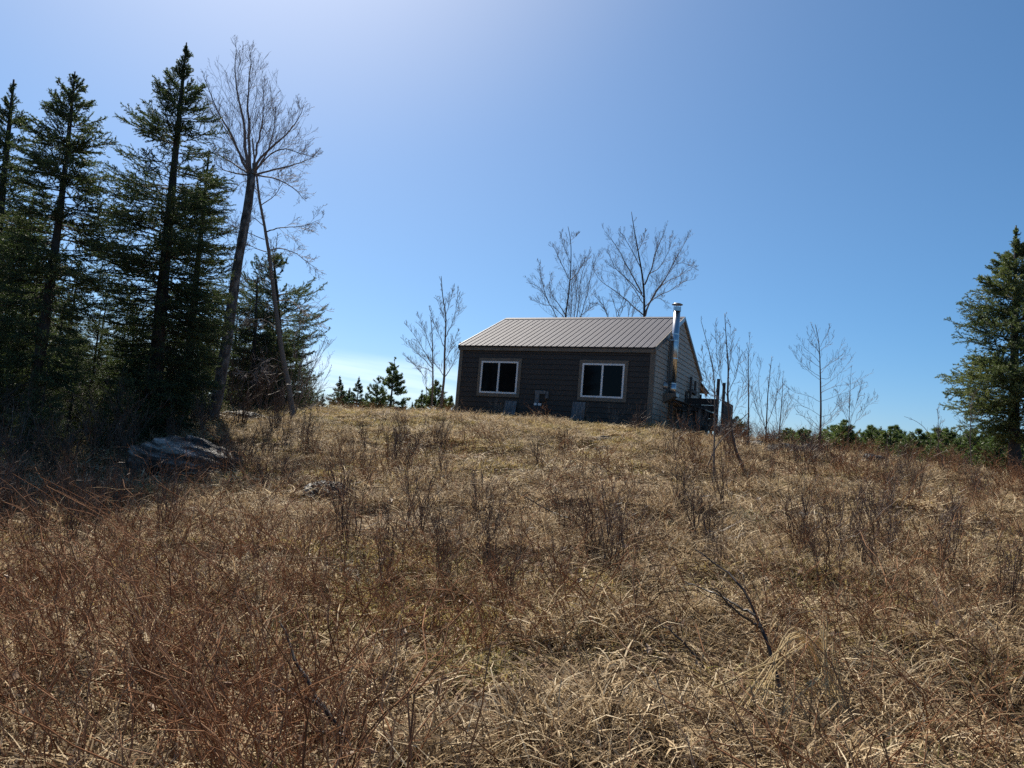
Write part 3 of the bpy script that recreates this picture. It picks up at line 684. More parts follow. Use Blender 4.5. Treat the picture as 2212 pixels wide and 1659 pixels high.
limbs = [b4([(1725, 450), (1620, 280), (1540, 130), (1430, 0)], 35, .03, .007), b4([(1725, 480), (1600, 350), (1480, 240), (1390, 160)], 37, .03, .007), b4([(1720, 300), (1640, 80), (1560, -120)], 36.5, .03, .007), b4([(1660, 800), (1650, 600), (1590, 500), (1470, 380)], 35.4, .03, .007), b4([(1725, 520), (1640, 470), (1530, 450), (1420, 330)], 36.6, .025, .007)]
bare_tree('bare_poplar', 'shorter bare poplar with limbs sweeping left, beside the taller poplar', (tp, .06, .012), limbs, [lvl(16, .15, 1, 30, .34, .004, up=.4, n=7, taper=.75), lvl(8, .15, 1, 34, .48, .004, up=.3)], MT['greytwig'], MT['twig'], 25, rtip=.0045)

# saplings right of the cabin
def c5(x, y): return (1474.7 + x / 3, 663.6 + y / 3)
def sap(name, label, pts, D, ra, rb, seed, limbs=(), lv=None, m='twig', mt='darkstem', **k):
    tp = px3([c5(*p) for p in pts], D)
    LB = [(px3([c5(*p) for p in q], D, D + dd), a, b) for q, dd, a, b in limbs]
    return bare_tree(name, label, (tp, ra, rb), LB, lv or [lvl(13, .15, 1, 40, .34, .004, up=.35, n=7, wig=.13, taper=.65), lvl(5, .2, 1, 36, .42, .004, up=.25)], MT[mt], MT[m], seed, **k)
sap('bare_sapling', 'pale straight sapling in front of the dark deck, rising from the slope', [(200, 1210), (203, 1000), (205, 850), (208, 650), (205, 450), (175, 300), (150, 200), (118, 85)], 14.0, .020, .004, 31,
    [([(205, 870), (260, 790), (300, 760)], .5, .008, .003), ([(207, 560), (150, 450), (125, 260)], -.4, .008, .003), ([(205, 500), (250, 330), (240, 180)], .5, .008, .003), ([(207, 640), (150, 600), (130, 470)], .4, .007, .003)], m='greytwig', mt='greytwig', rtip=.0028)
sap('bare_sapling', 'dark slanting sapling with curved lower trunk right of the deck', [(440, 1120), (390, 1030), (340, 930), (310, 760), (290, 580), (297, 400), (285, 250), (272, 40)], 15.0, .035, .005, 32,
    [([(290, 580), (250, 500), (220, 330), (215, 100)], .4, .012, .003), ([(292, 560), (350, 440), (370, 270)], -.5, .012, .003), ([(310, 720), (370, 600), (400, 480)], .6, .01, .003), ([(296, 420), (320, 280), (305, 100)], -.4, .01, .003), ([(298, 650), (200, 560), (130, 430)], .5, .01, .003)], rtip=.003, m='twig')
sap('fallen_sapling', 'pale dead stem slanting up to the right across the sapling clump', [(120, 1010), (220, 890), (330, 780), (430, 680)], 14.5, .016, .006, 33, lv=[lvl(5, .3, 1, 40, .15, .01, up=.2)], m='greytwig', mt='greytwig', cat='dead stem')
sap('bare_sapling', 'thin upright sapling just right of the slanting one', [(425, 960), (425, 800), (428, 600), (425, 420), (430, 230)], 20.0, .028, .005, 34, rtip=.004)
sap('bare_sapling', 'tallest sapling of the cluster midway between deck and lone sapling', [(540, 830), (545, 700), (552, 550), (565, 430), (578, 315)], 22.0, .026, .005, 35, [([(540, 800), (500, 620), (490, 450), (505, 350)], .6, .014, .004), ([(545, 760), (610, 600), (630, 400)], -.6, .014, .004), ([(542, 790), (470, 650), (450, 500)], .4, .012, .004)], rtip=.003)
sap('bare_sapling', 'low sapling with wiry stems left of the lone branchy sapling', [(620, 830), (635, 700), (645, 580), (650, 450)], 22.5, .022, .005, 36, [([(620, 820), (600, 650), (610, 500)], .5, .012, .004), ([(620, 820), (670, 690), (690, 560)], .5, .012, .004)], rtip=.003)
def opp(k, y, up_, w_, s_):  # opposite ascending limbs on the lone sapling
    return [(890 + s_ * 4, y), (890 + s_ * w_ * .5, y - up_ * .45), (890 + s_ * w_, y - up_)]
LB = []
g = np.random.default_rng(77)
for k, (y, w_, up_) in enumerate([(800, 150, 110), (760, 230, 170), (720, 190, 150), (660, 220, 190), (600, 215, 130), (560, 270, 140), (520, 190, 190), (470, 210, 140), (430, 160, 150), (390, 170, 130), (340, 120, 130), (300, 100, 110), (260, 80, 110), (220, 50, 100)]):
    for s_ in (-1, 1):
        if g.random() < .14: continue
        yy = y + g.normal() * 14; ww = w_ * (.75 + .5 * g.random()); uu = up_ * (.75 + .5 * g.random()); bow = g.normal() * 14
        LB.append(([(890 + s_ * 3, yy), (890 + s_ * ww * .32, yy - uu * .25 + bow), (890 + s_ * ww * .68, yy - uu * .58 - bow * .5), (890 + s_ * ww, yy - uu * 1.05)], 1.0 * math.cos(k * 2.1 + s_ * 1.3), .010, .003))
sap('bare_sapling', 'lone dark sapling with evenly paired rising branches on the right mound', [(882, 930), (893, 800), (896, 650), (893, 480), (888, 300), (880, 200), (858, 110)], 22.0, .038, .006, 37, LB, [lvl(8, .2, 1, 32, .32, .004, up=.45, wig=.14, taper=.6), lvl(3, .2, 1, 34, .5, .004, up=.3, wig=.15)], rtip=.003)
sap('bare_sapling', 'faint wispy sapling just right of the lone branchy sapling', [(1075, 800), (1080, 680), (1085, 520), (1092, 400)], 30.0, .022, .005, 38, [([(1075, 790), (1130, 600), (1160, 480)], .6, .012, .004), ([(1080, 760), (1020, 620), (1000, 520)], .6, .012, .004), ([(1085, 790), (1170, 680), (1250, 560)], .6, .012, .004)], rtip=.005)
sap('bare_sapling', 'thin grey sapling before the tall hemlock', [(1880, 1060), (1865, 930), (1862, 800), (1870, 640), (1875, 560)], 23.0, .02, .005, 39, rtip=.004, m='greytwig', mt='greytwig')
sap('arching_stem', 'single bare stem arching left above the pines near the hemlock', [(1620, 960), (1605, 830), (1560, 770), (1500, 730), (1435, 708)], 22.0, .012, .004, 40, lv=[lvl(4, .3, 1, 30, .12, .01)], cat='stem', rtip=.004)
sap('bare_sapling', 'small upright sapling beside the arching stem', [(1655, 930), (1660, 780), (1650, 650)], 26.0, .014, .005, 41, rtip=.005)

# ------------------------------------------------------------------ conifers
def needles(mb, p0, p1, per_m, ln, wd, g, tint, ang=50, droop=0.0):
    L_ = np.linalg.norm(p1 - p0, axis=1); cnt = np.maximum(1, (L_ * per_m + g.random(len(L_))).astype(int))
    ix = np.repeat(np.arange(len(L_)), cnt); t = g.random(len(ix))[:, None]
    p = p0[ix] * (1 - t) + p1[ix] * t; T = nrm(p1 - p0)[ix]
    A = nrm(np.cross(T, nrm(g.normal(size=T.shape)))); a = np.radians(ang + g.normal(size=(len(ix), 1)) * 14)
    D_ = nrm(T * np.cos(a) + A * np.sin(a) + np.array([0, 0, -droop])); W_ = nrm(np.cross(D_, g.normal(size=D_.shape)))
    l = (ln * (.7 + .6 * g.random((len(ix), 1)))); w_ = wd * (.7 + .6 * g.random((len(ix), 1)))
    V = np.stack([p - W_ * w_ * .5, p + W_ * w_ * .5, p + D_ * l], 1).reshape(-1, 3)
    n = len(ix); tn = np.repeat(np.clip(tint[ix] + g.normal(size=n) * .12, 0, 1), 3)
    mb.add(V, np.arange(3 * n).reshape(-1, 3), tn)

def conifer_mesh(trunkP, r0, r1, profile, seed, nb=200, density=90, nl=.032, nw=.010, angs=(55, 8, -18), upturn=.35, sec=9, ter=3, lat=44, flat=.35, lo=.0, dead=18, hpow=.75, droop=0.0, lump=.35, ntint=(.15, .75), limbr=.011, secl=.5):
    """profile: list of (fraction from top 0..1, crown radius in m)"""
    g = np.random.default_rng(seed)
    n = 40; Q = resample(trunkP, n); t = np.linspace(0, 1, n)
    mt = MB(); rad = r0 * (1 - t) ** .85 + r1 * t; rad[0] *= 1.3; mt.tube(Q, rad, 10, bump=.04, seed=seed)
    pf = np.array(profile); fmax = pf[-1, 0]
    fr = np.sort(g.random(nb) ** hpow) * fmax          # fraction from the top
    fr = np.maximum(fr, .02)
    Lb = np.interp(fr, pf[:, 0], pf[:, 1])
    azm = g.random(nb) * 2 * np.pi
    lumpf = 1 + lump * (vnoise(azm * 1.2, fr * 14, seed) * 2 - 1) + lump * .6 * g.normal(size=nb)
    Lb = np.maximum(.05, Lb * np.clip(lumpf, .35, 1.3)); Lb = np.minimum(Lb, .05 + 9 * (fr - .015) * pf[-1, 1])
    i = (1 - fr) * (n - 1); i0 = np.clip(i.astype(int), 0, n - 2); f_ = (i - i0)[:, None]
    p = Q[i0] * (1 - f_) + Q[i0 + 1] * f_
    e = np.radians(np.interp(fr / fmax, [0, .07, .25, 1], [angs[0] + 18, angs[0], angs[1], angs[2]]) + g.normal(size=nb) * 7)
    hd = np.stack([np.sin(azm), np.cos(azm), 0 * azm], -1)
    m = 9; B = [p]; ee = e.copy()
    for k in range(m - 1):
        d = hd * np.cos(ee)[:, None] + np.array([0, 0, 1.]) * np.sin(ee)[:, None] + g.normal(size=(nb, 3)) * .05
        B.append(B[-1] + d * (Lb / (m - 1))[:, None]); ee = ee + upturn / (m - 1) * np.where(k > 2, 1.6, -.2)
    B = np.stack(B, 1)
    mf, mw = MB(), MB()
    mw.paths(B, np.maximum(.005, limbr * Lb), np.full(nb, .003), 4, tint=.3 + .4 * g.random(nb))
    # flat side sprays, alternating left and right
    tt = .16 + .84 * (np.arange(sec)[None] + g.random((nb, sec))) / sec
    fi = tt * (m - 1); j0 = np.clip(fi.astype(int), 0, m - 2); ff = (fi - j0)[..., None]; bi = np.arange(nb)[:, None]
    sp0 = B[bi, j0] * (1 - ff) + B[bi, j0 + 1] * ff; T = nrm(B[bi, j0 + 1] - B[bi, j0])
    sgn = np.where((np.arange(sec)[None] + g.integers(0, 2, (nb, 1))) % 2 == 0, 1, -1)[..., None]
    S = nrm(np.cross(T, np.array([0, 0, 1.]))) * sgn + g.normal(size=T.shape) * flat
    a = np.radians(lat + g.normal(size=tt.shape) * 10)[..., None]
    Dm = nrm(T * np.cos(a) + nrm(S) * np.sin(a) + np.array([0, 0, -droop]))
    sl_ = (Lb[:, None] * secl * (1.08 - tt) + np.minimum(.05, .25 * Lb[:, None])) * (.6 + .7 * g.random(tt.shape)) * np.where((Lb[:, None] < .35) & (g.random(tt.shape) < .6), .02, 1)
    P2 = [sp0]
    for k in range(3):
        Dm = nrm(Dm + g.normal(size=Dm.shape) * .10 + np.array([0, 0, -droop * .4 + .03]) + T * .12)
        P2.append(P2[-1] + Dm * (sl_ / 3)[..., None])
    P2 = np.stack(P2, 2).reshape(nb * sec, 4, 3)
    tb = np.repeat(np.clip(ntint[0] + (ntint[1] - ntint[0]) * (.5 * g.random(nb) + .5 * vnoise(azm * 1.5, fr * 10, seed + 3)), 0, 1), sec)
    P3, l3 = children(P2, ter, .15, 1, 33, .5, g, up=-.05 - droop * .3, wig=.08, n=2)
    segs0 = [P2[:, :-1].reshape(-1, 3), P3[:, 0], B[:, 4:-1].reshape(-1, 3)]
    segs1 = [P2[:, 1:].reshape(-1, 3), P3[:, 1], B[:, 5:].reshape(-1, 3)]
    tn = [np.repeat(tb, 3), np.repeat(tb, ter), np.repeat(tb[::sec], m - 5)]
    # leader
    k = max(3, int(n * .07)); segs0.append(Q[-k:-1]); segs1.append(Q[-k + 1:]); tn.append(np.full(k - 1, .4))
    needles(mf, np.concatenate(segs0), np.concatenate(segs1), density, nl, nw, g, np.concatenate(tn), droop=droop)
    mw.paths(P2, np.full(len(P2), .0045), np.full(len(P2), .002), 3, tint=.4)
    # dead lower limbs
    if dead:
        fr2 = fmax + (1.0 - fmax) * g.random(dead) * .85; az2 = g.random(dead) * 6.283
        i = (1 - fr2) * (n - 1); i0 = np.clip(i.astype(int), 0, n - 2); f_ = (i - i0)[:, None]
        p = Q[i0] * (1 - f_) + Q[i0 + 1] * f_; d = np.stack([np.sin(az2), np.cos(az2), -.1 - .35 * g.random(dead)], -1)
        ln = (.5 + 1.0 * g.random(dead)) * pf[-1, 1]
        DB = np.stack([p + d * (ln * q)[:, None] + np.array([0, 0, -.25]) * (ln * q * q)[:, None] + g.normal(size=p.shape) * .03 * (q > 0) for q in np.linspace(0, 1, 6)], 1)
        mw.paths(DB, np.full(dead, .010), np.full(dead, .003), 4, tint=.5)
        D2, l2 = children(DB, 7, .25, 1, 48, .4, g, up=-.1, wig=.15, n=4); mw.paths(D2, np.full(len(D2), .0045), np.full(len(D2), .002), 3, tint=.6)
        D3, l3 = children(D2, 3, .25, 1, 45, .5, g, up=-.1, wig=.15, n=3); mw.paths(D3, np.full(len(D3), .003), np.full(len(D3), .0015), 3, tint=.6)
    return mt, mf, mw

def conifer(name, label, trunkP, r0, r1, profile, seed, mneedle, group=None, cat='tree', **k):
    P = np.array(trunkP); gzb = g1(P[0][0], P[0][1]); loc = np.array([P[0][0], P[0][1], gzb]); P[0] = [loc[0], loc[1], min(P[0][2], gzb) - .12]
    mt, mf, mw = conifer_mesh(P, r0, r1, profile, seed, **k)
    o = thing(name, label, cat, loc, 0, group)
    mt.build('trunk', MT['sbark'], o, True, loc); mf.build('crown', MT[mneedle], o, False, loc); mw.build('limbs', MT['limb'], o, False, loc)
    return o
def prof(top, base, lst, D):
    """(picture y, half width px) list -> (fraction, metres)"""
    return [((y - top) / (base - top), w_ / F_PX * D) for y, w_ in lst]
pr1 = lambda D: prof(170, 1010, [(170, 3), (250, 30), (330, 62), (420, 95), (520, 125), (700, 150), (800, 120)], D)
S1 = conifer('spruce_tree', 'tall spruce cut off by the left edge of the picture', px3([(-62, 1012), (-30, 700), (5, 420), (30, 172)], 17), .17, .02, pr1(17), 51, 'spruce', nb=250, density=160, nw=.014, lump=.3, sec=11)
pr2 = lambda D: prof(155, 995, [(155, 3), (200, 32), (260, 60), (330, 92), (420, 112), (520, 118), (620, 120), (720, 100), (800, 85)], D)
S2 = conifer('spruce_tree', 'open spruce with dark slanting trunk second from the left edge', px3([(45, 998), (75, 850), (108, 620), (133, 430), (150, 280), (162, 155)], 15), .135, .012, pr2(15), 52, 'spruce', nb=240, density=160, nw=.014, lump=.3, sec=12, ter=4, dead=40, ntint=(.2, .9))
pr3 = lambda D: prof(92, 942, [(92, 3), (150, 24), (200, 44), (250, 62), (300, 92), (370, 118), (450, 128), (550, 138), (680, 130), (800, 105), (890, 85)], D)
S3 = conifer('spruce_tree', 'tallest dense spruce, standing left of the old birch', px3([(325, 942), (350, 640), (372, 400), (390, 220), (403, 92)], 18), .19, .014, pr3(18), 53, 'spruce', nb=380, density=165, nw=.014, lump=.3, sec=12, ter=4, dead=45)
pr4 = lambda D: prof(322, 915, [(322, 3), (380, 24), (450, 42), (520, 62), (620, 88), (720, 88), (830, 75), (880, 60)], D)
S4 = conifer('spruce_tree', 'narrow dark spruce between the tallest spruce and the old birch', px3([(395, 918), (420, 640), (440, 450), (452, 322)], 21), .15, .014, pr4(21), 54, 'spruce', nb=230, density=150, nw=.015, lump=.3, sec=11, dead=45)
pr5 = lambda D: prof(548, 890, [(548, 4), (580, 40), (620, 60), (655, 92), (700, 92), (760, 78), (820, 74), (860, 60)], D)
S5 = conifer('spruce_tree', 'bushy ragged spruce with upturned limbs behind the slender birch', px3([(606, 892), (606, 750), (597, 620), (590, 548)], 27), .15, .02, pr5(27), 55, 'spruce', nb=130, density=130, sec=14, ter=5, dead=20, nl=.045, nw=.014, angs=(50, 22, -8), upturn=.8, ntint=(.3, 1), lump=.5, secl=.38)
prd = lambda D: prof(600, 893, [(600, 3), (660, 30), (720, 48), (800, 60), (870, 60)], D)
conifer('spruce_tree', 'small very dark spruce left of the bushy spruce, behind the birch trunks', px3([(545, 895), (550, 740), (556, 600)], 25), .1, .015, prd(25), 56, 'spruce', nb=240, density=130, sec=10, dead=25, ntint=(0, .4))
hp = prof(487, 1045, [(487, 4), (520, 22), (560, 38), (600, 68), (640, 96), (700, 114), (760, 114), (800, 104), (850, 120), (885, 108), (920, 75), (945, 35)], 26)
conifer('hemlock_tree', 'big feathery green hemlock at the right edge of the picture', px3([(2194, 1047), (2190, 900), (2192, 700), (2195, 487)], 26), .22, .02, hp, 57, 'hemlock', nb=270, density=110, sec=14, ter=6, nl=.05, nw=.018, angs=(62, 26, 0), upturn=.12, droop=.10, dead=14, ntint=(.05, 1), lump=.6, secl=.46, flat=.6)

# understory and background firs (one mesh each, copied)
def proto_conifer(name, label, h, rad_, seed, mneedle, group, **k):
    P = [(0, 0, -.1), (.03 * h, .0, h * .5), (.02 * h, .0, h)]
    pf = [(0, .02), (.1, .16 * rad_), (.3, .5 * rad_), (.6, .85 * rad_), (.85, rad_), (k.pop('bottom', .95), .9 * rad_)]
    o = thing(name, label, 'tree', (0, 0, 0), 0, group)
    mt, mf, mw = conifer_mesh(np.array(P), h * .014 + .02, .008, pf, seed, **k)
    mt.build('trunk', MT['sbark'], o, True); mf.build('crown', MT[mneedle], o); mw.build('limbs', MT['limb'], o)
    return o
GW = 'dark conifers in the woods behind the front spruces'
LW = 'shaded conifer half hidden in the woods on the left, behind the front row of spruces'
fa = proto_conifer('fir_tree', LW, 7.5, 1.7, 61, 'fir', GW, nb=210, density=90, sec=9, ter=3, nl=.045, nw=.014, dead=15, angs=(50, 12, -12))
fb = proto_conifer('fir_tree', LW, 5.0, 1.5, 62, 'fir', GW, nb=180, density=90, sec=9, ter=3, nl=.045, nw=.014, dead=8, angs=(50, 15, -5), bottom=.98)
fc = proto_conifer('fir_tree', LW, 8.5, 1.8, 63, 'fir', GW, nb=170, density=90, sec=10, ter=3, nl=.045, nw=.014, dead=60, angs=(50, 5, -15), bottom=.7)
places = [(fb, 300, 17.2, .42), (fb, 345, 19, .5), (fb, 430, 22, .55), (fb, 250, 16.2, .38), (fb, 140, 16.5, .5), (fb, 85, 14.6, .4), (fa, 585, 29, .62), (fa, 620, 31, .6), (fb, 560, 28, .8), (fb, -40, 17.5, 1.0), (fa, 10, 20, .9), (fb, 95, 18.5, .7), (fb, 180, 20, .7), (fa, 200, 25, .6), (fc, 125, 27, .65), (fb, 255, 22, .7), (fa, 55, 30, .85), (fc, 250, 30, .6), (fa, 310, 28, .6), (fc, 385, 31, .6), (fa, 430, 27, .6), (fb, 290, 21, .5), (fb, 480, 28, .8), (fa, 505, 33, .6), (fc, 455, 35, .6), (fb, 540, 34, .8),
          (fa, 110, 38, .8), (fc, 20, 40, .9), (fa, 340, 40, .7), (fb, 350, 25, .6), (fa, -90, 24, 1.1), (fc, -120, 30, 1.1), (fb, 10, 16.6, .5), (fb, 570, 38, .8), (fb, 650, 40, .55), (fa, -60, 40, 1.2), (fb, 140, 22, .6), (fb, 60, 17.3, .45), (fb, 220, 18.5, .4)]
seen = set()
for k, (pr_, px_, D_, s_) in enumerate(places):
    p = gpt(px_, 930, D_)
    if id(pr_) not in seen:
        seen.add(id(pr_)); pr_.location = p; pr_.rotation_euler = (0, 0, k * 1.7); pr_.scale = (s_,) * 3
    else: dup(pr_, p, k * 1.7, (s_ * (.9 + .2 * rng.random()),) * 2 + (s_,))
# bare brush inside the woods
def shrub_proto(name, label, cat, group, h, nst, spread, seed, m, lean=(0, 0), lv=None, rb_=.010, rt=.0028):
    g = np.random.default_rng(seed); mb = MB(); P = []
    for k in range(nst):
        a = g.random() * 6.283; s_ = spread * g.random() ** .6; hh = h * (.55 + .45 * g.random())
        b = np.array([math.cos(a) * .12 * g.random(), math.sin(a) * .12 * g.random(), -.06])
        tip = np.array([math.cos(a) * s_ * hh + lean[0] * hh, math.sin(a) * s_ * hh + lean[1] * hh, hh])
        mid = b * .4 + tip * .6 + np.array([0, 0, .08 * hh]); mid[:2] *= .8
        P.append(resample(np.array([b, mid, tip]), 8, wob=.018 * h, g=g))
    P = np.array(P); mb.paths(P, np.full(nst, rb_), np.full(nst, rt), 4, tint=.2 + .5 * g.random(nst))
    cur, ln = P, None
    for L_ in (lv or [lvl(6, .25, 1, 30, .35, .008, up=.35), lvl(3, .3, 1, 32, .5, .007, up=.3, n=4)]):
        L_ = dict(L_); r_ = L_.pop('r'); cur, ln = children(cur, g=g, lens=ln, **L_)
        mb.paths(cur, np.maximum(rt, r_ * ln), np.full(len(cur), rt * .75), 3, tint=.2 + .7 * g.random(len(cur)))
    o = mb.build(name, m); return tag(o, label, cat, group)
GB = 'bare brush along the edge of the woods'
LBk = 'tangled grey leafless bush along the edge of the left woods'
ba = shrub_proto('bare_bush', LBk, 'bush', GB, 1.5, 14, .55, 71, MT['darkstem'], rb_=.010, rt=.003)
bb = shrub_proto('bare_bush', LBk, 'bush', GB, 2.2, 12, .4, 72, MT['darkstem'], rb_=.012, rt=.003)
spots = [(ba, 330, 13.4, .45), (ba, 450, 13.2, .4), (ba, 380, 12.9, .35), (ba, 500, 13.8, .5), (ba, 290, 14.2, .6), (ba, 420, 12.6, .35), (ba, 520, 15.0, .5), (ba, 520, 19, 1.0), (bb, 560, 22, 1.0), (ba, 600, 23, .8), (bb, 495, 24, 1.0), (ba, 440, 17.5, .8), (ba, 280, 16, 1.0), (ba, 215, 14.5, .9), (bb, 180, 17, .9), (ba, 120, 13.5, .8), (ba, 350, 21, 1.0), (bb, 310, 23, .9), (ba, 560, 27, .9), (bb, 655, 26, .7), (ba, 680, 30, .8), (ba, 590, 18.5, .6), (ba, 40, 13.2, .9), (bb, 250, 26, 1.2), (ba, 500, 29, 1.2), (bb, 90, 22, 1.2), (bb, 380, 27, 1.2)]
seen = set()
for k, (pr_, px_, D_, s_) in enumerate(spots):
    p = gpt(px_, 930, D_)
    if id(pr_) not in seen: seen.add(id(pr_)); o = pr_
    else: o = pr_.copy(); COL.objects.link(o)
    o.location = p; o.rotation_euler = (0, 0, k * 2.3); o.scale = (s_ * 1.1, s_ * 1.1, s_)

# young pines
def pine_proto(name, label, h, rad_, seed, group, **k):
    P = [(0, 0, -.1), (.01, .02, h * .5), (0, 0, h)]
    pf = [(0, .03), (.15, .25 * rad_), (.4, .6 * rad_), (.8, rad_), (1.0, .95 * rad_)]
    o = thing(name, label, 'tree', (0, 0, 0), 0, group); a = dict(nb=95, density=130, nl=.10, nw=.022, angs=(60, 35, 10), upturn=.7, sec=7, ter=2, dead=0, lump=.45, secl=.42, ntint=(.1, .9)); a.update(k)
    mt, mf, mw = conifer_mesh(np.array(P), h * .016 + .015, .008, pf, seed, **a)
    mt.build('trunk', MT['sbark'], o, True); mf.build('crown', MT['pine'], o); mw.build('limbs', MT['limb'], o)
    return o
GP = 'young pines in a row right of the cabin'
LP = 'bushy young green pine in the low row between the lone sapling and the hemlock'
pa = pine_proto('young_pine', LP, 3.0, 1.25, 81, GP); pb = pine_proto('young_pine', LP, 3.4, 1.1, 82, GP, nb=80)
row = [(1825, 908, 36, 1.15), (1885, 918, 38, 1.2), (1925, 922, 37, 1.15), (1860, 945, 33, .8), (1985, 928, 36, 1.2), (2045, 922, 39, 1.3), (2105, 928, 37, 1.2), (2075, 945, 33, 1.0), (2150, 935, 36, 1.1), (1955, 950, 32, .8), (2015, 955, 33, .9), (2130, 960, 31, .8), (2200, 940, 38, 1.2), (1735, 922, 36, .9), (1905, 955, 31, .7), (2090, 935, 44, 1.4)]
seen = set()
for k, (px_, py_, D_, s_) in enumerate(row):
    pr_ = (pa, pb)[k % 2]; t_ = at(px_, py_, D_); b_ = g1(t_[0], t_[1]); h_ = t_[2] - b_; base_h = (3.0, 3.4)[k % 2]; z_ = max(.35, h_ / base_h)
    if pr_ not in seen: seen.add(pr_); o = pr_; o.location = (t_[0], t_[1], b_); o.rotation_euler = (0, 0, k); o.scale = (s_, s_, z_)
    else: dup(pr_, (t_[0], t_[1], b_), k * 1.3, (s_, s_, z_))
for (px_, py_, D_, s_, lab) in ((1592, 900, 29, .55, 'small dark pine showing low behind the deck posts'), (1700, 925, 27, .5, 'small pine peeping over the mound left of the lone sapling')):
    t_ = at(px_, py_, D_); b_ = g1(t_[0], t_[1]); dup(pa, (t_[0], t_[1], b_), px_, (s_, s_, (t_[2] - b_) / 3.0), lab, 'lone pines')
def pine_at(lab, px_, py_top, D_, rad_px, seed, **k):
    t_ = at(px_, py_top, D_); b_ = g1(t_[0], t_[1])
    o = pine_proto('young_pine', lab, t_[2] - b_, rad_px / F_PX * D_, seed, None, **k); o.location = (t_[0], t_[1], b_)
    return o
for o in [pine_at('tiered young pine with clear gaps between its limbs, left of the cabin', 853, 772, 42, 46, 84, nb=85, density=150, angs=(45, 14, -2), upturn=.45, sec=10, lump=.3, hpow=1.0),
          pine_at('rounded smaller pine just left of the tiered one', 818, 812, 40, 36, 85, nb=60), pine_at('bushy pine behind the shorter poplar, left of the cabin', 943, 822, 41, 48, 86, nb=110), pine_at('low pine against the left corner of the cabin', 975, 858, 38, 26, 87, nb=60), pine_at('low pine left of the poplars', 912, 845, 39, 26, 88, nb=50)]:
    if 'group' in o.keys(): del o['group']
# far tree line
for k in range(44):
    px_ = 1690 + 590 * rng.random(); D_ = 46 + 24 * rng.random(); t_ = at(px_, 918 + 22 * rng.random() + (px_ - 1700) * .012, D_); b_ = g1(t_[0], t_[1]); s_ = 1.6 + 1.0 * rng.random()
    dup((pa, pb)[k % 2], (t_[0], t_[1], b_), k * 1.3, (s_, s_, (t_[2] - b_) / (3.0, 3.4)[k % 2]), 'distant pine in the green tree line right of the cabin, past the low row', 'distant tree line right of the cabin')
GF = 'far spires of the tree line left of the cabin'; LF = 'tiny dark conifer spire in the far tree line left of the cabin'
fd = proto_conifer('far_spruce', LF, 8.0, 1.5, 91, 'spruce', GF, nb=260, density=45, sec=7, ter=2, nl=.10, nw=.05, dead=0, bottom=1.0)
fl = [(730, 812, 80), (773, 813, 82), (742, 830, 78), (702, 850, 85), (758, 848, 80), (790, 850, 84), (715, 862, 82), (800, 858, 86), (666, 845, 84), (690, 858, 90), (760, 838, 88), (830, 850, 88), (870, 860, 84), (888, 868, 86), (900, 862, 90), (645, 850, 88), (850, 862, 92), (915, 872, 84), (960, 872, 88), (780, 862, 78), (738, 860, 76)]
for k, (px_, py_, D_) in enumerate(fl):
    t_ = at(px_, py_, D_); b_ = g1(t_[0], t_[1]); z_ = (t_[2] - b_) / 8.0; s_ = 1.1 + .5 * rng.random()
    if k == 0: fd.location = (t_[0], t_[1], b_); fd.scale = (s_, s_, z_)
    else: dup(fd, (t_[0], t_[1], b_), k, (s_, s_, z_))
# ------------------------------------------------------------------ rocks
def rock(name, label, c, size, seed, rz=0, strata=.10, tiltx=.25, tilty=.1, cat='rock', rough=.16, sub=5, mossy=None, flat=0.0):
    """layered ledge rock: displaced ellipsoid stepped along tilted bedding planes"""
    g = np.random.default_rng(seed); nu, nv = 96, 48
    th, ph = np.meshgrid(np.linspace(0, 2 * np.pi, nu, endpoint=False), np.linspace(-np.pi / 2 + .02, np.pi / 2 - .001, nv), indexing='ij')
    d = np.stack([np.cos(ph) * np.cos(th), np.cos(ph) * np.sin(th), np.sin(ph)], -1)
    sq = np.sign(d) * np.abs(d) ** .9
    P = sq * np.array(size)
    P[..., 2] = np.where(P[..., 2] > 0, P[..., 2] * (1 - flat), P[..., 2])
    nzv = fbm(P[..., 0] * 2.2 / max(.4, size[0]) + seed, P[..., 1] * 2.2 / max(.4, size[0]) + P[..., 2] * 2, seed, 4) - .5
    P = P * (1 + rough * 2.2 * nzv)[..., None]
    h = P[..., 2] + tiltx * P[..., 0] + tilty * P[..., 1]
    q = strata * (1 + .3 * np.sin(h * 3))
    st_ = (np.floor(h / q) + np.clip((h / q - np.floor(h / q)) * 3.0, 0, 1)) * q
    off = (hashn(np.floor(h / q), 0 * h, seed) - .5) * .14
    P[..., :2] *= (1 + off)[..., None]
    P[..., 2] += (st_ - h) * .8
    P += g.normal(size=P.shape) * .006
    c_, s_ = math.cos(rz), math.sin(rz)
    i, j = np.meshgrid(np.arange(nu), np.arange(nv - 1), indexing='ij')
    f = np.stack([i * nv + j, ((i + 1) % nu) * nv + j, ((i + 1) % nu) * nv + j + 1, i * nv + j + 1], -1).reshape(-1, 4)
    mb = MB(); mb.add(P.reshape(-1, 3), f); o = mb.build(name, MT['slate']); o.location = c; o.rotation_euler = (0, 0, rz)
    return tag(o, label, cat)
def rock_at(label, px_, py_, D_, size, seed, dz=0, **k):
    k.setdefault('rough', .16); rx = k.pop('rx', 0); p = gpt(px_, py_, D_, dz); o = rock('ledge_rock', label, p, size, seed, **k); o.rotation_euler = (R(rx), 0, o.rotation_euler[2]); return o
bo = rock_at('big layered blue-grey boulder in the shade under the tallest spruce', 402, 1000, 14.4, (1.0, .85, .60), 101, dz=-.03, rz=.15, tiltx=.18, tilty=.12, strata=.09, rough=.12)
bo.rotation_euler = (R(8), R(6), .15)
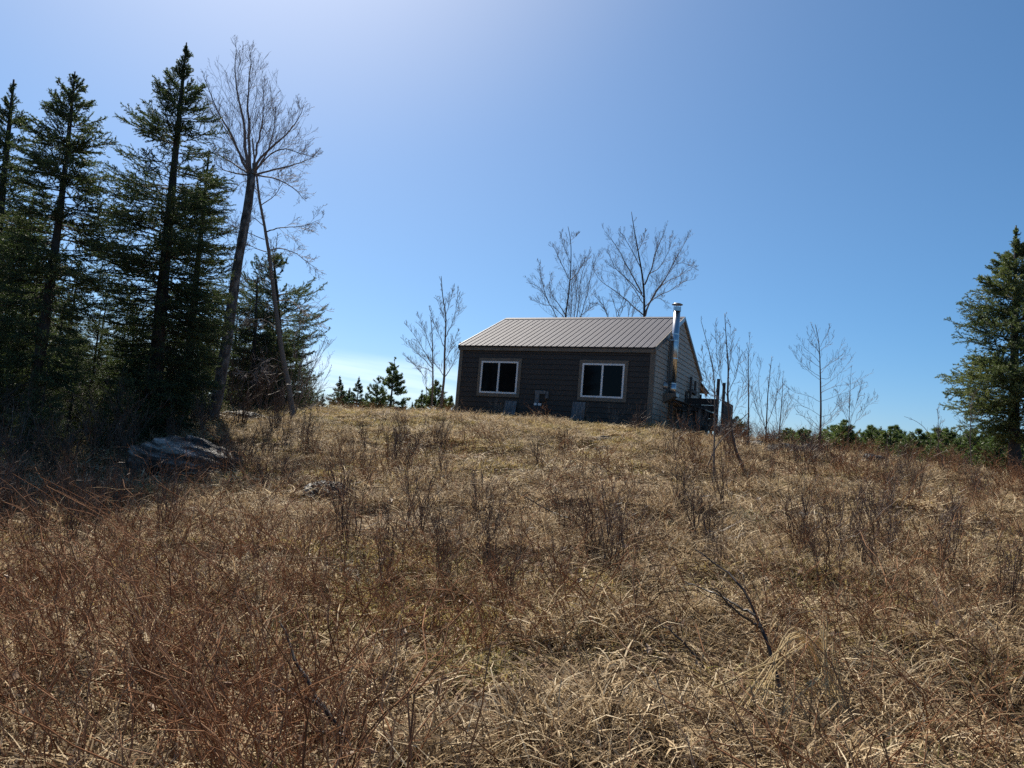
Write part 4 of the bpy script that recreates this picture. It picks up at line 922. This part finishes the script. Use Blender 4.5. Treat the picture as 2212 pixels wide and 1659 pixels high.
rock_at('flat slab of ledge rock at the foot of the old birch', 530, 893, 21, (.75, .55, .17), 102, rz=.3, dz=.05, tiltx=.2)
rock_at('low pale slab right of the flat ledge slab by the birch', 585, 897, 20.5, (.45, .35, .12), 103, rz=-.2, dz=.03)
rock_at('small striped rock alone on the slope below the slender birch', 705, 1045, 11.2, (.33, .30, .13), 104, dz=.12, rx=26, rough=.07, tiltx=.2, strata=.03)
rock_at('dark rounded rock at the crest left of the young pines', 727, 884, 27.5, (.26, .22, .24), 105, dz=.08)
rock_at('smaller rock beside the dark one at the crest', 745, 889, 27.3, (.16, .14, .13), 106, dz=.05)
rock_at('long low ledge on the right mound below the lone sapling', 1700, 978, 20.0, (.62, .4, .16), 107, rough=.08, rx=20, dz=.06, tiltx=.12)
rock_at('dark rock bulge at the right end of the mound', 1890, 1000, 20.0, (.34, .3, .24), 108, dz=.05)
rock_at('dark rock at the foot of the lone sapling', 1752, 962, 21.0, (.3, .3, .24), 109, dz=.06)
rock_at('grey rock outcrop low in the dry grass on the right slope', 1770, 1092, 10.6, (.34, .25, .08), 110, rough=.08, rx=20, dz=.07, strata=.05)
rock_at('pale flat rock right of the grey outcrop in the dry grass', 1940, 1108, 10.8, (.22, .17, .05), 111, rough=.08, rx=20, dz=.07, strata=.04)
rock_at('flat dark rock in the grass below the right window', 1310, 950, 18.5, (.30, .2, .06), 112, rough=.08, rx=20, dz=.07)
rock_at('second flat rock, just below the one under the right window', 1310, 970, 17.0, (.26, .18, .05), 113, rough=.08, rx=20, dz=.07)
rock_at('broad low ledge under the saplings right of the deck', 1640, 950, 21.0, (.9, .5, .14), 114, rough=.08, rx=20, dz=.02)
# log at crest
o = thing('log', 'short pale cut log lying beside the crest rocks', 'log', gpt(738, 888, 27.0, .07), .3)
mb = MB(); mb.tube([(-.22, 0, 0), (.22, 0, .0)], [.075, .07], 12, bump=.03); mb.build('bark', MT['bark2'], o, True)
mb = MB(); mb.tube([(.221, 0, 0), (.226, 0, 0)], [.066, .064], 12); mb.build('cut_end', MT['cut'], o)
# ------------------------------------------------------------------ foreground stems that stand out
def stemthing(name, label, limbs, m='darkstem', seed=1, lv=None, cat='stem', r=(.008, .003)):
    g = np.random.default_rng(seed); mb = MB(); Ps = []
    for k, (pts, d0, d1) in enumerate(limbs):
        P = px3(pts, d0, d1)
        if k == 0: P[0][2] = g1(P[0][0], P[0][1]) - .06
        q = resample(P, 18, wob=.004, g=g); Ps.append(q); mb.tube(q, np.linspace(r[0] if k == 0 else r[0] * .6, r[1], 18), 6, tint=.2 + .2 * g.random())
    cur = np.array(Ps); ln = None
    for L_ in (lv if lv is not None else [lvl(5, .25, 1, 32, .22, .006, up=.3), lvl(2, .3, 1, 35, .5, .006, up=.2)]):
        L_ = dict(L_); r_ = L_.pop('r'); cur, ln = children(cur, g=g, lens=ln, **L_); mb.paths(cur, np.maximum(.0016, r_ * ln), np.full(len(cur), .0011), 4, tint=.2 + .5 * g.random(len(cur)))
    base = Ps[0][0]; o = mb.build(name, MT[m], origin=base); return tag(o, label, cat)
stemthing('leafless_sapling', 'black bare stem curving up left from the bottom edge', [([(800, 1690), (745, 1590), (680, 1500), (640, 1430), (605, 1340)], 3.7, 4.3), ([(700, 1530), (640, 1500), (590, 1490)], 3.9, 3.9), ([(745, 1590), (660, 1580), (590, 1520)], 3.8, 4.2)], m='blackstem', seed=201, r=(.019, .005))
stemthing('leafless_sapling', 'dark many-twigged stem leaning left beside the blond grass clump', [([(1698, 1560), (1678, 1457), (1644, 1355), (1614, 1279), (1568, 1233), (1500, 1186)], 4.6, 5.4), ([(1632, 1330), (1560, 1290), (1480, 1255)], 4.8, 5.2), ([(1644, 1355), (1600, 1330), (1540, 1270)], 4.9, 4.6)], m='blackstem', seed=202, r=(.015, .004))
stemthing('leafless_sapling', 'thin dark stem leaning left, left of the many-twigged stem', [([(1570, 1515), (1517, 1436), (1460, 1370), (1400, 1330)], 4.9, 5.3)], m='blackstem', seed=203, r=(.009, .003))
stemthing('leafless_sapling', 'dark stem sloping down right across the pale grass in the middle', [([(1300, 1095), (1240, 1125), (1190, 1105), (1120, 1065)], 9.0, 9.8)], m='blackstem', seed=204, r=(.013, .005))
stemthing('leafless_sapling', 'long reddish cane leaning left at the lower left', [([(560, 1480), (470, 1350), (400, 1240), (340, 1150)], 4.9, 5.4)], m='redtwig', seed=205, r=(.007, .003))
for k, (x, y, D_, hx, hy) in enumerate([(300, 1560, 4.3, -150, -330), (440, 1600, 4.1, -160, -340), (120, 1600, 4.2, -100, -380), (620, 1560, 4.4, -120, -300), (230, 1480, 4.9, -130, -330), (60, 1500, 4.8, -70, -300), (360, 1430, 5.4, -100, -250), (520, 1650, 3.9, -170, -330), (200, 1650, 3.9, -140, -330)]):
    stemthing('bramble_cane', 'long reddish-brown bramble cane leaning left in the lower left thicket', [([(x, y), (x + hx * .4, y + hy * .45), (x + hx, y + hy)], D_, D_ + .4)], m='redtwig', seed=210 + k, r=(.006, .002), cat='cane')['group'] = 'bramble canes in the lower left thicket'
# blond clump
g = np.random.default_rng(5); mb = MB(); base = gpt(1815, 1580, 4.5)
def stalk(pts, d0, d1, r_=.006, tint=.5): mb.tube(resample(px3(pts, d0, d1), 14, wob=.002, g=g), np.linspace(r_, r_ * .6, 14), 5, tint=tint)
for pts in ([(1790, 1570), (1782, 1470), (1779, 1390), (1779, 1320)], [(1800, 1575), (1786, 1460), (1784, 1400), (1786, 1330)], [(1795, 1570), (1790, 1480), (1776, 1400), (1772, 1340)], [(1785, 1560), (1775, 1480), (1778, 1420)]): stalk(pts, 4.5, 4.7, tint=g.random())
for k in range(11):
    a = g.normal(size=6) * 14; q = g.random()
    stalk([(1610 + a[0] * 3.4, 1545 + a[1] * 2.6), (1650 + a[0] * 1.6, 1470 + a[1]), (1682 + a[2] * .9, 1412 + a[3]), (1712 + a[4], 1378 + a[3] * .8), (1744 + a[4] * .8, 1356 + a[5] * .8), (1775 + a[4] * .8, 1395 + 70 * q)], 4.25 + a[0] * .008, 4.75 + a[5] * .006, r_=.0048, tint=.4 + .6 * g.random())
for k in range(5):
    a = g.normal(size=4) * 10
    stalk([(1660 + a[0], 1590 + a[1]), (1720 + a[2], 1510 + a[3]), (1778 + a[1] * .3, 1456)], 4.2, 4.6, tint=g.random())
for k in range(26):
    a = g.normal(size=4) * 18
    stalk([(1845 + a[0], 1610 + abs(a[1])), (1810 + a[2], 1530 + a[3]), (1780 + a[0] * 1.4, 1455 + a[1] * 2)], 4.35, 4.7, r_=.0042, tint=g.random())
tag(mb.build('blond_grass_clump', MT['blond'], origin=base), 'clump of tall blond dry stalks bending over to the left', 'grass clump')
# ------------------------------------------------------------------ shrubs on the slope: things, one mesh per kind
def spread(protos, spots, names=None):
    seen = set()
    for k, (pi, x, y, s_) in enumerate(spots):
        o = protos[pi]
        if pi in seen: o = o.copy(); COL.objects.link(o)
        seen.add(pi); o.location = (x, y, g1(x, y)); o.rotation_euler = (0, 0, k * 2.1 if pi < 99 else 0); o.scale = (s_,) * 3
GS = 'dark twiggy shrubs on the slope'; LS = 'dark leafless twiggy shrub standing on the open grassy slope below the cabin'
protos = [shrub_proto('slope_shrub', LS, 'shrub', GS, .9, 9, .45, 300 + k, MT['darkstem'], rb_=.006, rt=.0019) for k in range(5)]
g = np.random.default_rng(42); sp_ = []
while len(sp_) < 190:
    y = 6.5 + 14 * g.random(); x = (g.random() * 2 - 1) * y * .72
    dn = fbm(x * .35, y * .35, 17)
    if dn < .43: continue
    if y > 17 and -6 < x < 3: continue
    sp_.append((int(g.integers(0, 5)), x, y, .55 + .6 * g.random()))
spread(protos, sp_)
GT = 'wiry bushes around the cabin base'; LT = 'wiry pale dead bush in front of the cabin base'
protos = [shrub_proto('dead_bush', LT, 'bush', GT, .8, 10, .7, 320 + k, MT['greytwig'], rb_=.006, rt=.0022) for k in range(2)]
sp_ = []
for k, (u_, w_, s_) in enumerate([(2.0, -.7, .75), (2.35, -.9, .8), (5.2, -.8, .8), (5.5, -.6, .6), (6.3, -.7, .9), (6.8, -.5, .7), (7.6, .2, .9), (8.0, .9, 1.1), (8.5, 1.2, 1.2), (8.9, 1.8, 1.2), (8.2, 1.6, 1.0), (9.2, 2.6, 1.2), (.7, -.6, .5), (4.2, -.7, .5), (7.8, 1.3, 1.0), (9.0, 3.8, 1.2), (9.6, 3.2, 1.0)]):
    p = H(u_, w_, 0); sp_.append((k % 2, p[0], p[1], s_))
spread(protos, sp_)
GR = 'reddish brush at the crest'; LR = 'low reddish leafless brush along the crest left of the cabin, before the far trees'
protos = [shrub_proto('crest_brush', LR, 'bush', GR, 1.3, 18, .6, 330 + k, MT['redtwig'], rb_=.007, rt=.0035) for k in range(2)]
sp_ = []
for k in range(34):
    px_ = 690 + 300 * g.random(); p = at(px_, 880, 30.5 + 5 * g.random()); sp_.append((k % 2, p[0], p[1], .35 + .4 * g.random()))
spread(protos, sp_)
GQ = 'tawny brush on the right mound'; LQ = 'low tawny brush on the right mound and beyond, before the young pines'
protos = [shrub_proto('mound_brush', LQ, 'bush', GQ, 1.0, 22, .75, 340 + k, MT['redtwig'], rb_=.006, rt=.003) for k in range(3)]
sp_ = []
for k in range(48):
    px_ = 1560 + 760 * g.random(); p = at(px_, 960, 19.5 + 9 * g.random()); sp_.append((k % 3, p[0], p[1], .35 + .4 * g.random()))
spread(protos, sp_)

# ------------------------------------------------------------------ uncountable ground cover (geometry nodes instances)
def scatter(name, protos, pts, rot, scl, idx, label):
    col = bpy.data.collections.new(name + '_kinds')
    for k, m in enumerate(protos):
        o = bpy.data.objects.new('%s_kind_%02d' % (name, k), m); col.objects.link(o)
    me = bpy.data.meshes.new(name); me.vertices.add(len(pts)); me.vertices.foreach_set('co', np.asarray(pts, np.float32).ravel())
    a = me.attributes.new('rot', 'FLOAT_VECTOR', 'POINT'); a.data.foreach_set('vector', np.asarray(rot, np.float32).ravel())
    scl = np.asarray(scl, np.float32); scl = np.repeat(scl[:, None], 3, 1) if scl.ndim == 1 else scl
    a = me.attributes.new('scl', 'FLOAT_VECTOR', 'POINT'); a.data.foreach_set('vector', scl.ravel())
    a = me.attributes.new('idx', 'INT', 'POINT'); a.data.foreach_set('value', np.asarray(idx, np.int32))
    me.update(); o = bpy.data.objects.new(name, me); COL.objects.link(o); tag(o, label, None, None, 'stuff')
    ng = bpy.data.node_groups.new(name, 'GeometryNodeTree')
    ng.interface.new_socket('Geometry', in_out='INPUT', socket_type='NodeSocketGeometry'); ng.interface.new_socket('Geometry', in_out='OUTPUT', socket_type='NodeSocketGeometry')
    gi, go = ng.nodes.new('NodeGroupInput'), ng.nodes.new('NodeGroupOutput')
    ci = ng.nodes.new('GeometryNodeCollectionInfo'); ci.inputs[0].default_value = col; ci.inputs[1].default_value = True; ci.inputs[2].default_value = True
    ip = ng.nodes.new('GeometryNodeInstanceOnPoints'); ip.inputs['Pick Instance'].default_value = True
    def na(n_, t): q = ng.nodes.new('GeometryNodeInputNamedAttribute'); q.data_type = t; q.inputs[0].default_value = n_; return q.outputs[0]
    lk = ng.links.new
    lk(gi.outputs[0], ip.inputs['Points']); lk(ci.outputs[0], ip.inputs['Instance']); lk(na('idx', 'INT'), ip.inputs['Instance Index'])
    lk(na('rot', 'FLOAT_VECTOR'), ip.inputs['Rotation']); lk(na('scl', 'FLOAT_VECTOR'), ip.inputs['Scale']); lk(ip.outputs[0], go.inputs[0])
    md = o.modifiers.new('scatter', 'NODES'); md.node_group = ng
    return o
def blades(mb, n, rad_, lmin, lmax, wmin, wmax, g, elev=(5, 75), bend=1.2, tint=(0, 1), lean=None, curl=.25):
    a = g.random(n) * 6.283; r_ = rad_ * np.sqrt(g.random(n)); b = np.stack([r_ * np.cos(a), r_ * np.sin(a), np.zeros(n) - .01], -1)
    az_ = g.random(n) * 6.283 if lean is None else lean[0] + g.normal(size=n) * lean[1]
    e = np.radians(elev[0] + (elev[1] - elev[0]) * g.random(n)); L_ = lmin + (lmax - lmin) * g.random(n); W_ = wmin + (wmax - wmin) * g.random(n)
    P = [b]; k = 4
    for q in range(k):
        d = np.stack([np.cos(az_) * np.cos(e), np.sin(az_) * np.cos(e), np.sin(e)], -1)
        nx = P[-1] + d * (L_ / k)[:, None]; nx[:, 2] = np.maximum(nx[:, 2], .004 + .03 * g.random(n)); P.append(nx)
        e = e - bend * (.3 + g.random(n)) / k; az_ = az_ + g.normal(size=n) * curl
    P = np.stack(P, 1)
    side = np.stack([-np.sin(az_), np.cos(az_), g.normal(size=n) * .5], -1); side = nrm(side)[:, None] * (W_[:, None] * np.array([.9, 1, .9, .65, .15])[None])[..., None] * .5
    V = np.stack([P - side, P + side], 2).reshape(n, 10, 3)
    o = np.arange(n)[:, None, None] * 10; q = np.array([[2 * i, 2 * i + 1, 2 * i + 3, 2 * i + 2] for i in range(4)])[None]
    mb.add(V.reshape(-1, 3), (o + q).reshape(-1, 4), np.repeat(np.clip(tint[0] + (tint[1] - tint[0]) * g.random(n), 0, 1), 10))
# points over the visible wedge
def wedge(n, y0, y1, half=.82, pw=1.0, g=rng):
    r_ = y0 + (y1 - y0) * g.random(n) ** pw
    x = (g.random(n) * 2 - 1) * (r_ * half + 1.5); return x, r_
def fit(pts_x, pts_y, g, up=.0):
    z = gz(pts_x, pts_y); e = .15
    dx = (gz(pts_x + e, pts_y) - gz(pts_x - e, pts_y)) / (2 * e); dy = (gz(pts_x, pts_y + e) - gz(pts_x, pts_y - e)) / (2 * e)
    n = len(z); rz = g.random(n) * 6.283
    # euler XYZ: tilt the local frame to the slope, expressed after the spin about z
    rot = np.zeros((n, 3)); sx_, cx_ = np.sin(rz), np.cos(rz)
    gxl = dx * cx_ + dy * sx_; gyl = -dx * sx_ + dy * cx_
    rot[:, 0] = np.arctan(gyl) * (1 - up); rot[:, 1] = -np.arctan(gxl) * (1 - up); rot[:, 2] = rz
    return np.stack([pts_x, pts_y, z], -1), rot
inhouse = lambda x, y: (lambda u_, w_: (u_ > -.1) & (u_ < 7.45) & (w_ > -.12) & (w_ < 7))((x + 1.9795) * math.cos(YAW) - (y - 27.629) * math.sin(YAW), (x + 1.9795) * math.sin(YAW) + (y - 27.629) * math.cos(YAW))
G = np.random.default_rng(99)
# matted straw: finer kinds near the camera, coarser ones far off
tm = []
for k in range(12):
    mb = MB(); c_ = 1.0 if k < 6 else 1.9
    if k < 6:
        blades(mb, 75, .40, .08, .34, .005, .013, G, elev=(-4, 30), bend=.8, tint=(0, .6)); blades(mb, 38, .40, .08, .38, .004, .011, G, elev=(0, 40), bend=.9, tint=(.6, 1))
    else:
        blades(mb, 50, .45, .15, .42, .010, .022, G, elev=(-4, 24), bend=.8, tint=(0, .6)); blades(mb, 26, .45, .15, .42, .008, .018, G, elev=(0, 40), bend=.9, tint=(.6, 1))
    blades(mb, 16, .4, .08, .24, .004 * c_, .009 * c_, G, elev=(30, 80), bend=1.6, tint=(.2, 1)); tm.append(mb.mesh('straw_mat', MT['straw']))
X, Y = [], []
for n_, a, b in ((3300, 1.6, 7), (5200, 6, 13), (6500, 12, 24), (5500, 22, 42)):
    x, y = wedge(n_, a, b, g=G); X.append(x); Y.append(y)
X = np.concatenate(X); Y = np.concatenate(Y); keep = ~inhouse(X, Y) & (fbm(X * 1.1, Y * 1.1, 31) > .42); X, Y = X[keep], Y[keep]
P, rot = fit(X, Y, G); sc_ = .7 + .5 * G.random(len(X)) + np.clip(Y - 8, 0, 20) * .012
scatter('straw_mat', tm, P, rot, np.stack([sc_, sc_, sc_ * np.interp(Y, [5, 12, 20], [1, .75, .5])], -1), G.integers(0, 6, len(X)) + np.where(Y + G.normal(size=len(Y)) > 11, 6, 0), 'matted dead straw covering the whole slope')
# standing blond tufts
tm = []
for k in range(6):
    mb = MB(); blades(mb, 150, .15, .12, .42, .004, .009, G, elev=(25, 88), bend=1.9, tint=(.0, 1), curl=.2); tm.append(mb.mesh('straw_tuft', MT['straw']))
x, y = wedge(6500, 2.2, 26, g=G, pw=.8); keep = (fbm(x * .8, y * .8, 77) > .47) & ~inhouse(x, y); x, y = x[keep], y[keep]
P, rot = fit(x, y, G, .5); scatter('straw_tuft', tm, P, rot, .7 + .7 * G.random(len(x)), G.integers(0, 6, len(x)), 'upright tufts of dead grass dotted over the slope')
# short yellow grass on the mown rise
tm = []
for k in range(5):
    mb = MB(); blades(mb, 170, .4, .06, .17, .006, .014, G, elev=(15, 80), bend=1.4, tint=(0, 1)); tm.append(mb.mesh('short_grass', MT['grassy']))
x, y = wedge(26000, 5, 40, g=G)
dens = np.clip((fbm(x * .3, y * .3, 41) - .42) * 5, 0, 1) * .4 + np.clip((y - 15) / 5, 0, 1) * ((x > -9) & (x < 5)) * .9
keep = (G.random(len(x)) < dens) & ~inhouse(x, y); x, y = x[keep], y[keep]
P, rot = fit(x, y, G); scatter('short_grass', tm, P, rot, .7 + .6 * G.random(len(x)), G.integers(0, 5, len(x)), 'short yellowing grass on the open rise')
# dead leaves
tm = []
for k in range(4):
    mb = MB()
    for q in range(14):
        c = np.array([*(G.normal(size=2) * .25), .02 + .05 * G.random()]); R3 = nrm(G.normal(size=(3, 3))); s_ = .018 + .022 * G.random()
        a_ = R3[0]; b_ = nrm(np.cross(a_, R3[1])); n_ = np.cross(a_, b_)
        V = [c - a_ * s_, c + b_ * s_ * .55 + n_ * s_ * .3, c + a_ * s_ * 1.1, c - b_ * s_ * .55 + n_ * s_ * .35, c]
        mb.add(V, [[0, 4, 1], [1, 4, 2], [2, 4, 3], [3, 4, 0]], G.random())
    tm.append(mb.mesh('leaf_litter', MT['leaf']))
x, y = wedge(2600, 2, 16, g=G); P, rot = fit(x, y, G); scatter('leaf_litter', tm, P, rot, .8 + .5 * G.random(len(x)), G.integers(0, 4, len(x)), 'scattered curled dead leaves among the straw')
# fresh green blades pushing up in places
tm = []
for k in range(3):
    mb = MB(); blades(mb, 18, .14, .05, .16, .003, .006, G, elev=(35, 88), bend=1.2); tm.append(mb.mesh('green_blades', MT['green']))
x, y = wedge(1600, 2.5, 22, g=G); keep = (fbm(x * .5, y * .5, 88) > .60) & ~inhouse(x, y); x, y = x[keep], y[keep]
P, rot = fit(x, y, G); P[:, 2] += .04; scatter('green_blades', tm, P, rot, .7 + .7 * G.random(len(x)), G.integers(0, 3, len(x)), 'small fresh green blades among the dead grass')
# long fallen stalks
tm = []
for k in range(5):
    mb = MB(); n_ = 14; b = np.stack([G.normal(size=n_) * .4, G.normal(size=n_) * .4, .02 + .10 * G.random(n_)], -1); a_ = .3 + G.normal(size=n_) * .7; L_ = .25 + .4 * G.random(n_)
    d = np.stack([np.cos(a_), np.sin(a_), G.normal(size=n_) * .10], -1)
    Pp = np.stack([b + d * (L_ * t_)[:, None] + np.array([0, 0, .05]) * math.sin(t_ * 3.1) + G.normal(size=b.shape) * .012 for t_ in np.linspace(0, 1, 5)], 1)
    Pp[..., 2] = np.maximum(Pp[..., 2], .012)
    mb.paths(Pp, np.full(n_, .0028), np.full(n_, .0016), 4, tint=.1 + .5 * G.random(n_)); tm.append(mb.mesh('fallen_stalks', MT['straw']))
x, y = wedge(900, 4.2, 18, g=G); P, rot = fit(x, y, G); scatter('fallen_stalks', tm, P, rot, .8 + .6 * G.random(len(x)), G.integers(0, 5, len(x)), 'long fallen dry stalks lying across the straw')
# bramble and meadowsweet stems
tm = []
for k in range(16):
    far = k >= 10; tk = 1.35 if far else 1.0
    mb = MB(); n_ = 6 if far else 5; b = np.stack([G.normal(size=n_) * .16, G.normal(size=n_) * .16, np.full(n_, -.05)], -1); h = .40 + .85 * G.random(n_) ** 1.2
    la = G.random(n_) * 6.283; lm = .10 + .34 * G.random(n_)
    d = np.stack([np.cos(la) * lm - .30, np.sin(la) * lm, np.ones(n_)], -1)
    Pp = np.stack([b + d * (h * t_)[:, None] * np.array([1 + .5 * t_, 1 + .5 * t_, 1 - .18 * t_]) + G.normal(size=b.shape) * .024 * (t_ > 0) for t_ in np.linspace(0, 1, 8)], 1)
    mb.paths(Pp, (.0036 + .0024 * G.random(n_)) * tk, np.full(n_, .0018 * tk), 5, tint=.9 * G.random(n_) ** 1.3)
    c1, l1 = children(Pp, 4, .3, 1, 42, .28, G, up=.3, wig=.26, n=6); mb.paths(c1, np.full(len(c1), .0018 * tk), np.full(len(c1), .001 * tk), 3, tint=.1 + .8 * G.random(len(c1)))
    if not far: c2, l2 = children(c1, 1, .3, 1, 40, .6, G, up=.3, wig=.15, n=4); mb.paths(c2, np.full(len(c2), .0012), np.full(len(c2), .0008), 3, tint=.1 + .8 * G.random(len(c2)))
    tm.append(mb.mesh('bramble', MT['stem']))
X, Y = [], []
for n_, a, b in ((700, 2.8, 6), (850, 5.5, 11), (1100, 10.5, 20), (600, 19, 34)):
    x, y = wedge(n_, a, b, g=G); X.append(x); Y.append(y)
X = np.concatenate(X); Y = np.concatenate(Y)
pat = np.clip((fbm(X * .7, Y * .7, 51) - .46) * 9, 0, 1)
dens = .03 + .6 * pat
dens += np.where((X < -.4) & (Y < 8), .5 + .4 * pat, 0); dens *= np.where((Y < 5.5) & (X > -.4), .6, 1) + np.where((X > 3.5) & (Y > 8), .15, 0) + np.where((X > 6) & (Y > 9), .45, 0)
dens *= np.where((Y > 16) & (X > -8) & (X < 3.6), .08, 1) * np.where(Y > 14, np.where(X < -4, .5, 1), 1)
keep = (G.random(len(X)) < dens) & ~inhouse(X, Y); X, Y = X[keep], Y[keep]
P, rot = fit(X, Y, G, .7); rot[:, 2] = G.normal(size=len(X)) * 1.1
scatter('bramble_thicket', tm, P, rot, .6 + .5 * G.random(len(X)), np.where(Y > 12, G.integers(10, 16, len(X)), G.integers(0, 10, len(X))), 'leafless reddish bramble stems growing all over the slope')
print('objects', len(bpy.data.objects))
